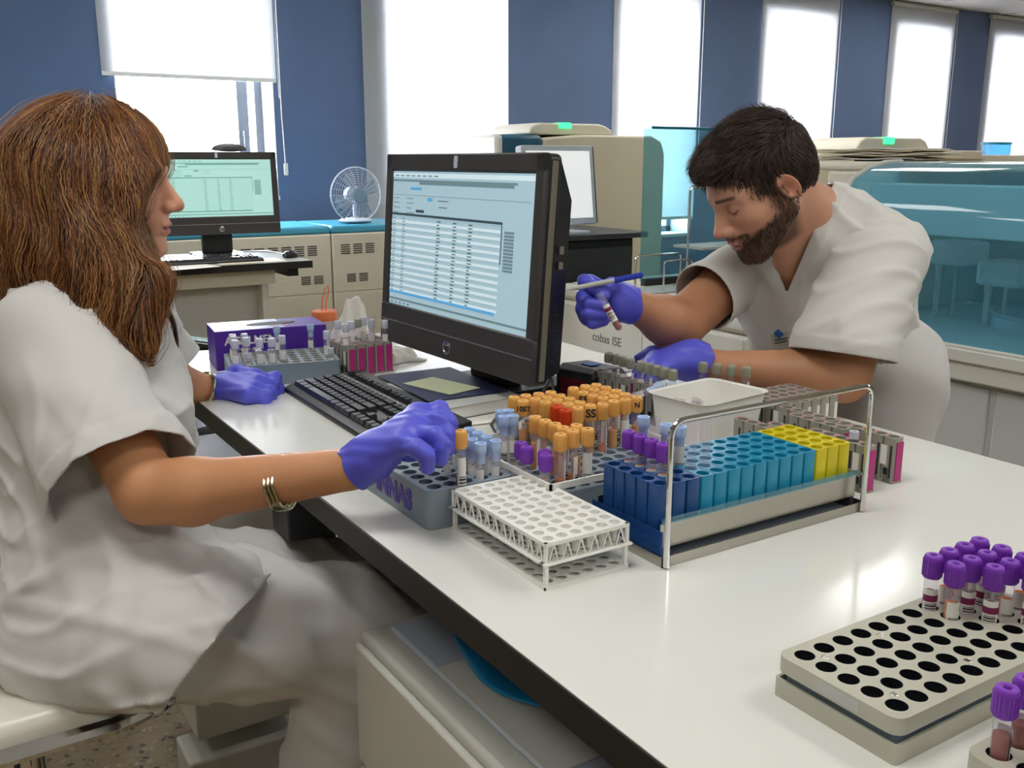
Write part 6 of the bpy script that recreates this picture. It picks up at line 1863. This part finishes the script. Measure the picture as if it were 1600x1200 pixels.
def m_skin(P):
    d = head_sdf(P, Mc, MRt, MS, True)
    d = smin(d, rc(P, hl(Mc, MRt, MS, (-.040, 0, -.035)), mN, .050, .056), .022)
    d = smin(d, rc(P, hl(Mc, MRt, MS, (.0, 0, -.07)), D(1238, 440, 1.815), .030, .018), .04)
    d = smin(d, loft(P, [hips, m_ws, m_ch, mN], [(.14, .10), (.13, .095), (.142, .100), (.085, .06)], MLAT3, MDEP3), .04)
    mL = (mN[0], mN[1], mN[2]-.035); d = smin(d, rc(P, mL, lSh, .032, .052), .03); d = smin(d, rc(P, mL, rSh, .032, .045), .03)
    d = smin(d, rc(P, lSh, lEl, .058, .045), .02); d = smin(d, rc(P, lEl, D(1255, 586, 1.69), .045, .045), .01); d = smin(d, rc(P, D(1255, 586, 1.69), lWr, .045, .029), .02)
    d = smin(d, rc(P, rSh, rEl, .052, .045), .02); d = smin(d, rc(P, rEl, D(1040, 500, 1.765), .045, .043), .01); d = smin(d, rc(P, D(1040, 500, 1.765), rWr, .043, .028), .02)
    d = smin(d, m_hand_r(P, -.0016), .01); d = smin(d, m_hand_l(P, -.0016), .01)
    for h_, k_, a_ in ((lHip, lKn, lAn), (rHip, rKn, rAn)):
        d = smin(d, rc(P, h_, k_, .085, .06), .03); d = smin(d, rc(P, k_, a_, .058, .038), .01)
    return d
hb = bb_([Mc], .15); ab = bb_([rEl, rWr, D(905, 460, 1.66)], .055); ab2 = bb_([lEl, lWr, D(1000, 570, 1.74)], .065); nb = bb_([D(1240, 440, 1.68), mN], .09)
allb = bb_([Mc, lSh, rSh, hips, lKn, rKn, lAn, rAn, lWr, rWr], .16)
def m_col(v):
    C = head_color(v, Mc, MRt, MS, '#c8957a', '#b06a5e', '#241812', '#2e1f16')
    arm = np.clip((np.linalg.norm(v-V3(Mc), axis=1)-.16)/.04, 0, 1)
    return mixc(C, arm, '#b98462')
multi_body('body', m_skin, [(hb[0], hb[1], .0017), (ab[0], ab[1], .003), (ab2[0], ab2[1], .0034), (nb[0], nb[1], .0032), (allb[0], allb[1], .012)], ma, m_col)
a2 = np.array(D(960, 472, 1.69))-np.array(rWr); a2 /= np.linalg.norm(a2)
lo, hi = bb_([rWr, D(905, 440, 1.66), D(930, 515, 1.66), D(960, 440, 1.66)], .04)
sdf_obj('glove', lambda P: smin(m_hand_r(P, .0012), rc(P, D(988, 477, 1.708), D(965, 472, 1.69), .0335, .0325), .008)+.0006*wave(P, (210, 130, 180), .9), lo, hi, .0021, 'glove', ma,
        keep=lambda P: (P-V3(D(986, 478, 1.708))) @ V3(a2)+.003*wave(P, (90, 120, 60), 1), thick=.0008)[0]['label'] = 'blue-violet glove gripping the marker and tube'
a3 = np.array(D(1085, 568, 1.72))-np.array(lWr); a3 /= np.linalg.norm(a3)
lo, hi = bb_([lWr, D(985, 560, 1.78), D(1010, 600, 1.66), D(1050, 545, 1.8)], .06)
sdf_obj('glove', lambda P: smin(m_hand_l(P, .0016), rc(P, D(1114, 572, 1.72), D(1088, 566, 1.72), .034, .0345), .01)+.0010*wave(P, (150, 110, 140), .9), lo, hi, .003, 'glove', ma,
        keep=lambda P: (P-V3(D(1106, 571, 1.72))) @ V3(a3)+.004*wave(P, (60, 80, 60), 1), thick=.0008)[0]['label'] = 'blue-violet glove resting behind the grey-capped tubes'
# scrub top
MlA, MlB = D(1368, 412, 1.735), D(1318, 545, 1.675)
MrA, MrB = D(1160, 425, 1.90), D(1106, 462, 1.83)
def m_tor(P):
    T = loft(P, [hips, m_ws, m_ch, tuple(np.array(mN)+np.array((.01, 0, -.035)))], [(.165, .135), (.155, .13), (.165, .125), (.10, .08)], MLAT3, MDEP3)
    T = smin(T, rc(P, D(1308, 342, 1.79), D(1378, 402, 1.75), .060, .080), .05)
    T = smin(T, rc(P, D(1262, 385, 1.86), D(1170, 425, 1.90), .055, .062), .05)
    return T
def m_top(P):
    d = m_tor(P)
    vv_ = v_in(P); d = d-.0036*np.clip((vv_+.028)/.0025, 0, 1)*((P-V3(mN)) @ V3(MDEP) > -.04)
    w1 = wave(P, (26, 20, 40), 1.4, 1.6); w2 = wave(P, (46, -34, 26), .2, 1.4)
    d = d-.0035*np.maximum(0, w1)**2-.0025*np.maximum(0, w2)**2-.0022*wave(P, (12, 9, -18), 2.0)-.0065*wrinkle(P, (24, 12, 22), 11, 7)-.0055*wrinkle(P, (20, -22, 12), 12, 7)
    for a, b_, r in ((D(1420, 470, 1.64), D(1290, 525, 1.56), .006), (D(1425, 500, 1.64), D(1300, 540, 1.56), .006), (D(1400, 440, 1.64), D(1270, 500, 1.56), .006), (D(1290, 400, 1.66), D(1300, 480, 1.66), .006),
                     (D(1255, 470, 1.66), D(1215, 560, 1.72), .006), (D(1345, 370, 1.66), D(1290, 395, 1.66), .006), (D(1190, 420, 1.74), D(1185, 520, 1.78), .007), (D(1240, 480, 1.68), D(1300, 440, 1.66), .005),
                     (D(1400, 600, 1.80), D(1440, 660, 1.85), .007)):
        d = fold(P, d, a, b_, .016, r*1.1)
    return d
def m_sl(P):
    d = rc(P, MlA, MlB, .082, .089)
    for a, b_, r in ((D(1435, 450, 1.66), D(1275, 520, 1.57), .008), (D(1435, 490, 1.66), D(1290, 540, 1.57), .008), (D(1420, 410, 1.66), D(1265, 485, 1.57), .006), (D(1350, 400, 1.6), D(1262, 450, 1.6), .005)): d = fold(P, d, a, b_, .013, r)
    d = d-.002*(((P-V3(MlB)) @ V3(nl)) > -.012)
    return d-.0012*wave(P, (30, 20, 36), .4, 1.6)-.0065*wrinkle(P, (10, 12, 46), 14, 7, .7)
def m_sr(P): return rc(P, MrA, MrB, .062, .067)-.0015*wave(P, (30, 20, 36), 1.4, 1.6)
Pv = np.array(D(1228, 464, 1.68)); Pr_ = np.array(D(1300, 292, 1.74)); Pl = np.array(D(1192, 372, 1.76))
gdir = np.array(D(1240, 400, 1.0))-np.array((0, 0, CH)); gdir /= np.linalg.norm(gdir)
n1 = np.cross(Pr_-Pv, gdir); n1 /= np.linalg.norm(n1); n2 = np.cross(Pl-Pv, gdir); n2 /= np.linalg.norm(n2)
inner = np.array(D(1240, 400, 1.70))
if n1 @ (inner-Pv) < 0: n1 = -n1
if n2 @ (inner-Pv) < 0: n2 = -n2
mls = np.array(MlB)-np.array(MlA); mls /= np.linalg.norm(mls); mrs = np.array(MrB)-np.array(MrA); mrs /= np.linalg.norm(mrs)
def v_in(P): return np.minimum((P-V3(Pv)) @ V3(n1), (P-V3(Pv)) @ V3(n2))
nkd = np.array(mN)-np.array(hl(Mc, MRt, MS, (-.040, 0, -.035))); nkd /= np.linalg.norm(nkd); nkB = np.eye(3)-np.outer(nkd, nkd)
def m_keep(P):
    tr = m_tor(P)
    nl = mls*.35+np.array((0, 0, -.65)); nl /= np.linalg.norm(nl)
    k = np.full(len(P), .05, f4)
    fr = (P-V3(mN)) @ V3(MDEP)
    k = np.minimum(k, np.where(fr > -.03, -v_in(P), .05))
    k = np.minimum(k, rc(P, hl(Mc, MRt, MS, (-.040, 0, -.035)), mN, .048, .050))
    return k
lo, hi = bb_([hips, lSh, rSh, MlB, MrB, m_ws, mN, (hips[0], hips[1], .72)], .20)
s1 = bb_([MlA, MlB], .12); s2 = bb_([MrA, MrB], .09)
nl = mls*.35+np.array((0, 0, -.65)); nl /= np.linalg.norm(nl)
sdf_parts('scrub_top', [(m_top, lambda P: np.minimum(m_keep(P), P[:, 2]-.66), lo, hi, .0045),
    (m_sl, lambda P: np.minimum(-((P-V3(MlB)) @ V3(nl))+.012, m_tor(P)+.012), s1[0], s1[1], .004),
    (m_sr, lambda P: np.minimum(-((P-V3(MrB)) @ V3(mrs))+.012, m_tor(P)+.012), s2[0], s2[1], .004)], 'scrub2', ma, thick=.0025)
def m_tr(P):
    d = rc(P, lHip, lKn, .115, .095); d = smin(d, rc(P, lKn, lAn, .092, .085), .03)
    e = rc(P, rHip, rKn, .115, .095); e = smin(e, rc(P, rKn, rAn, .092, .085), .03)
    d = smin(d, e, .02); d = smin(d, el(P, hips, (.13, .18, .10)), .05)
    return d-.004*np.maximum(0, wave(P, (20, 14, 40), .2, 1.8))
lo, hi = bb_([hips, lKn, rKn, lAn, rAn], .16)
sdf_obj('scrub_trousers', m_tr, lo, hi, .010, 'trouser', ma, keep=lambda P: P[:, 2]-.06, thick=.002)
for a in (lAn, rAn):
    sh_ = MB().lathe([(.02, 0), (.045, .002), (.048, .02), (.042, .045), (.030, .07), (.001, .085)], 20, M=Matrix.Diagonal((2.4, 1, 1, 1))).build('shoe', 'paper', None)
    sh_.parent = ma; sh_.location = (a[0]-.05-1.62, a[1]-1.2, 0)
# neckline band along the V
nb_ = MB()
def on_surf(p, fn, off=.0008):
    p = np.array([p], dtype=f4)
    for _ in range(6):
        d0 = fn(p)[0]; g = np.array([(fn(p+V3([.002 if i == j else 0 for j in range(3)]))[0]-d0)/.002 for i in range(3)])
        p = p-(g/max(g @ g, .2)*(d0-off))[None].astype(f4)
    return tuple(p[0]), g/np.linalg.norm(g)
def band(A, B, wdt, parent, m, name, n=22):
    A, B = np.array(A), np.array(B); vs = []; fs = []
    out = None
    for i in range(n+1):
        p = A+(B-A)*i/n
        sp_, g = on_surf(tuple(p), m_top, .0012)
        t_ = (B-A)/np.linalg.norm(B-A); s_ = np.cross(t_, g); s_ /= np.linalg.norm(s_)
        if v_in(np.array([np.array(sp_)+s_*.01], dtype=f4))[0] > v_in(np.array([sp_], dtype=f4))[0]: s_ = -s_
        q0 = np.array(sp_)-s_*.002
        q1, _ = on_surf(tuple(np.array(sp_)+s_*wdt), m_top, .0014)
        vs += [tuple(q0-g*.003), tuple(q0+g*.0012), tuple(q1), tuple(np.array(q1)-_*.003)]
    for i in range(n):
        for k in range(3): fs.append((4*i+k, 4*i+k+1, 4*i+5+k, 4*i+4+k))
    o = MB().add(vs, fs).build(name, m, angle=180); o.parent = parent; o.matrix_parent_inverse = parent.matrix_basis.inverted()

# badge with blue clip in the chest pocket
def ray_hit(px, py, fn, t0, t1, n=400):
    ts = np.linspace(t0, t1, n); q = np.array([D(px, py, t) for t in ts], dtype=f4); d = fn(q)
    i = int(np.argmax(d < 0)); p = tuple(q[i]); return on_surf(p, fn, .003)
bp_, bg_ = ray_hit(1226, 530, m_top, 1.4, 2.1)
bM = frame_m(bp_, (.80, -.55, .22), np.cross(bg_, (.80, -.55, .22)))
def child_world(o, parent): o.parent = parent; o.matrix_parent_inverse = parent.matrix_basis.inverted()
o = MB().prism(rrect(.050, .034, .003), -.0006, .0006, M=bM).build('name_badge', 'light_grey'); child_world(o, ma); o['label'] = 'grey name badge'
o = MB().bx((-.018, -.004, .0007), (.006, -.002, .0009), M=bM).bx((-.018, .002, .0007), (.012, .004, .0009), M=bM).build('badge_print', 'ink'); child_world(o, ma)
o = MB().bx((-.004, .012, .001), (.008, .028, .006), M=bM @ Matrix.Rotation(.6, 4, 'Z')).build('badge_clip', 'scanner_blue', bevel=.001); child_world(o, ma); o['label'] = 'blue clip'
# hair and beard
def m_hair(P):
    q = ((P-V3(Mc)) @ MRt)/MS
    d = el(q, (-.018, 0, .040), (.100, .081, .088))
    d = smin(d, el(q, (.046, 0, .082), (.050, .056, .030)), .03)
    d = smin(d, el(q, (-.060, 0, -.005), (.052, .066, .060)), .03)
    # hairline: cut away the face, temples and around the ears
    face = el(q, (.128, 0, -.018), (.076, .12, .100))
    d = smax(d, -face, .008)
    qs = q.copy(); qs[:, 1] = np.abs(qs[:, 1])
    d = smax(d, -el(qs, (-.004, .085, -.020), (.030, .03, .036)), .006)
    side = el(qs, (.048, .085, -.045), (.052, .04, .050)); d = smax(d, -side, .006)
    d = smax(d, -(q[:, 2]+.062), .01)
    w = np.sin(q @ V3((60, 110, 40))+1.5*np.sin(q @ V3((30, -40, 60))))
    return (d-.0025*w)*MS
lo, hi = bb_([Mc], .15)
ho, hv, hf = sdf_obj('hair', m_hair, lo, hi, .0026, 'hair_dark_base', ma)
RW = MRt
def m_flow(p):
    q = (p-V3(Mc)) @ MRt
    f = np.zeros_like(q); top = np.clip((q[:, 2]-.03)/.05, 0, 1)
    f[:, 0] = .9*top+.25*(1-top)*np.where(q[:, 0] > 0, .5, -.5); f[:, 2] = -.9*(1-top)+.15*top; f[:, 1] = .25*np.sin(q[:, 0]*60)*top
    return (f @ MRt.T).astype(f4)
strands('hair_strands', hv, hf, m_hair, 'hair_strands', ma, 11000, 7, .0042, m_flow, .00050, ['#2c211b', '#382820', '#221914', '#4a372b', '#5a4436'], .002, seed=5, wav=.1, outgrow=.0006)
strands('front_locks', hv, hf, m_hair, 'hair_strands', ma, 1600, 7, .0040, m_flow, .00042, ['#2c211b', '#382820', '#4a372b'], .003, seed=15, wav=.5, outgrow=.0016, seedmask=lambda fc: (((fc-V3(Mc)) @ MRt)[:, 0] > .02) | (((fc-V3(Mc)) @ MRt)[:, 2] > .09))
def head_only(P): return head_sdf(P, Mc, MRt, MS, True)
lo, hi = bb_([Mc], .14)
g_, l_ = sdf_grid(head_only, lo, hi, .004); bv, bf = surf_nets(g_, l_, .004)
def bmask(fc): return np.random.RandomState(1).rand(len(fc)) < beard_mask(((fc-V3(Mc)) @ MRt)/MS)
def b_flow(p):
    f = np.zeros_like(p); f[:, 0] = .25; f[:, 2] = -1.0
    return (f @ MRt.T).astype(f4)
strands('beard', bv, bf, head_only, 'hair_strands', ma, 5500, 5, .0018, b_flow, .00030, ['#2a1c14', '#3a281c', '#1e1510', '#4a3424'], .0006, seedmask=bmask, seed=8, wav=.2, outgrow=.0006)

# ---- things held
def along(o, a, b_):
    a, b_ = Vector(a), Vector(b_); o.rotation_mode = 'QUATERNION'; o.rotation_quaternion = (b_-a).to_track_quat('Z', 'Y'); o.location = a
t = thing('marker_pen', 'silver marker pen with blue cap held in the man\'s raised glove', 'marker', (0, 0, 0))
MB().lathe([(.0008, 0), (.0012, .006), (.0035, .016), (.0042, .02), (.0042, .085)], 14).build('barrel', 'light_grey', t)
MB().lathe([(.0048, .084), (.0050, .088), (.0050, .130), (.0046, .134), (.002, .135)], 14).build('cap', 'blue_marker', t)
MB().bx((.0048, -.0012, .098), (.0062, .0012, .133)).build('clip', 'blue_marker', t)
along(t, D(884, 453, 1.62), D(996, 431, 1.63))
t = dup(T_pur2, D(968, 514, 1.625), None, 'white-labelled blood tube held slanting down in the man\'s raised glove')
if 'group' in t.keys(): del t['group']
for c in list(t.children):
    if c.name.startswith('cap'):
        for g in list(c.children): bpy.data.objects.remove(g)
        bpy.data.objects.remove(c)
along(t, D(969, 516, 1.625), D(938, 462, 1.62))
# the yellow-capped tube held by the woman
hp = at_y(719, 672, .985)
o = dup(T_yel, (hp[0], hp[1], hp[2]-.1085), FACE, 'yellow-capped tube held between the fingers of the woman\'s glove', None)
if 'group' in o.keys(): del o['group']
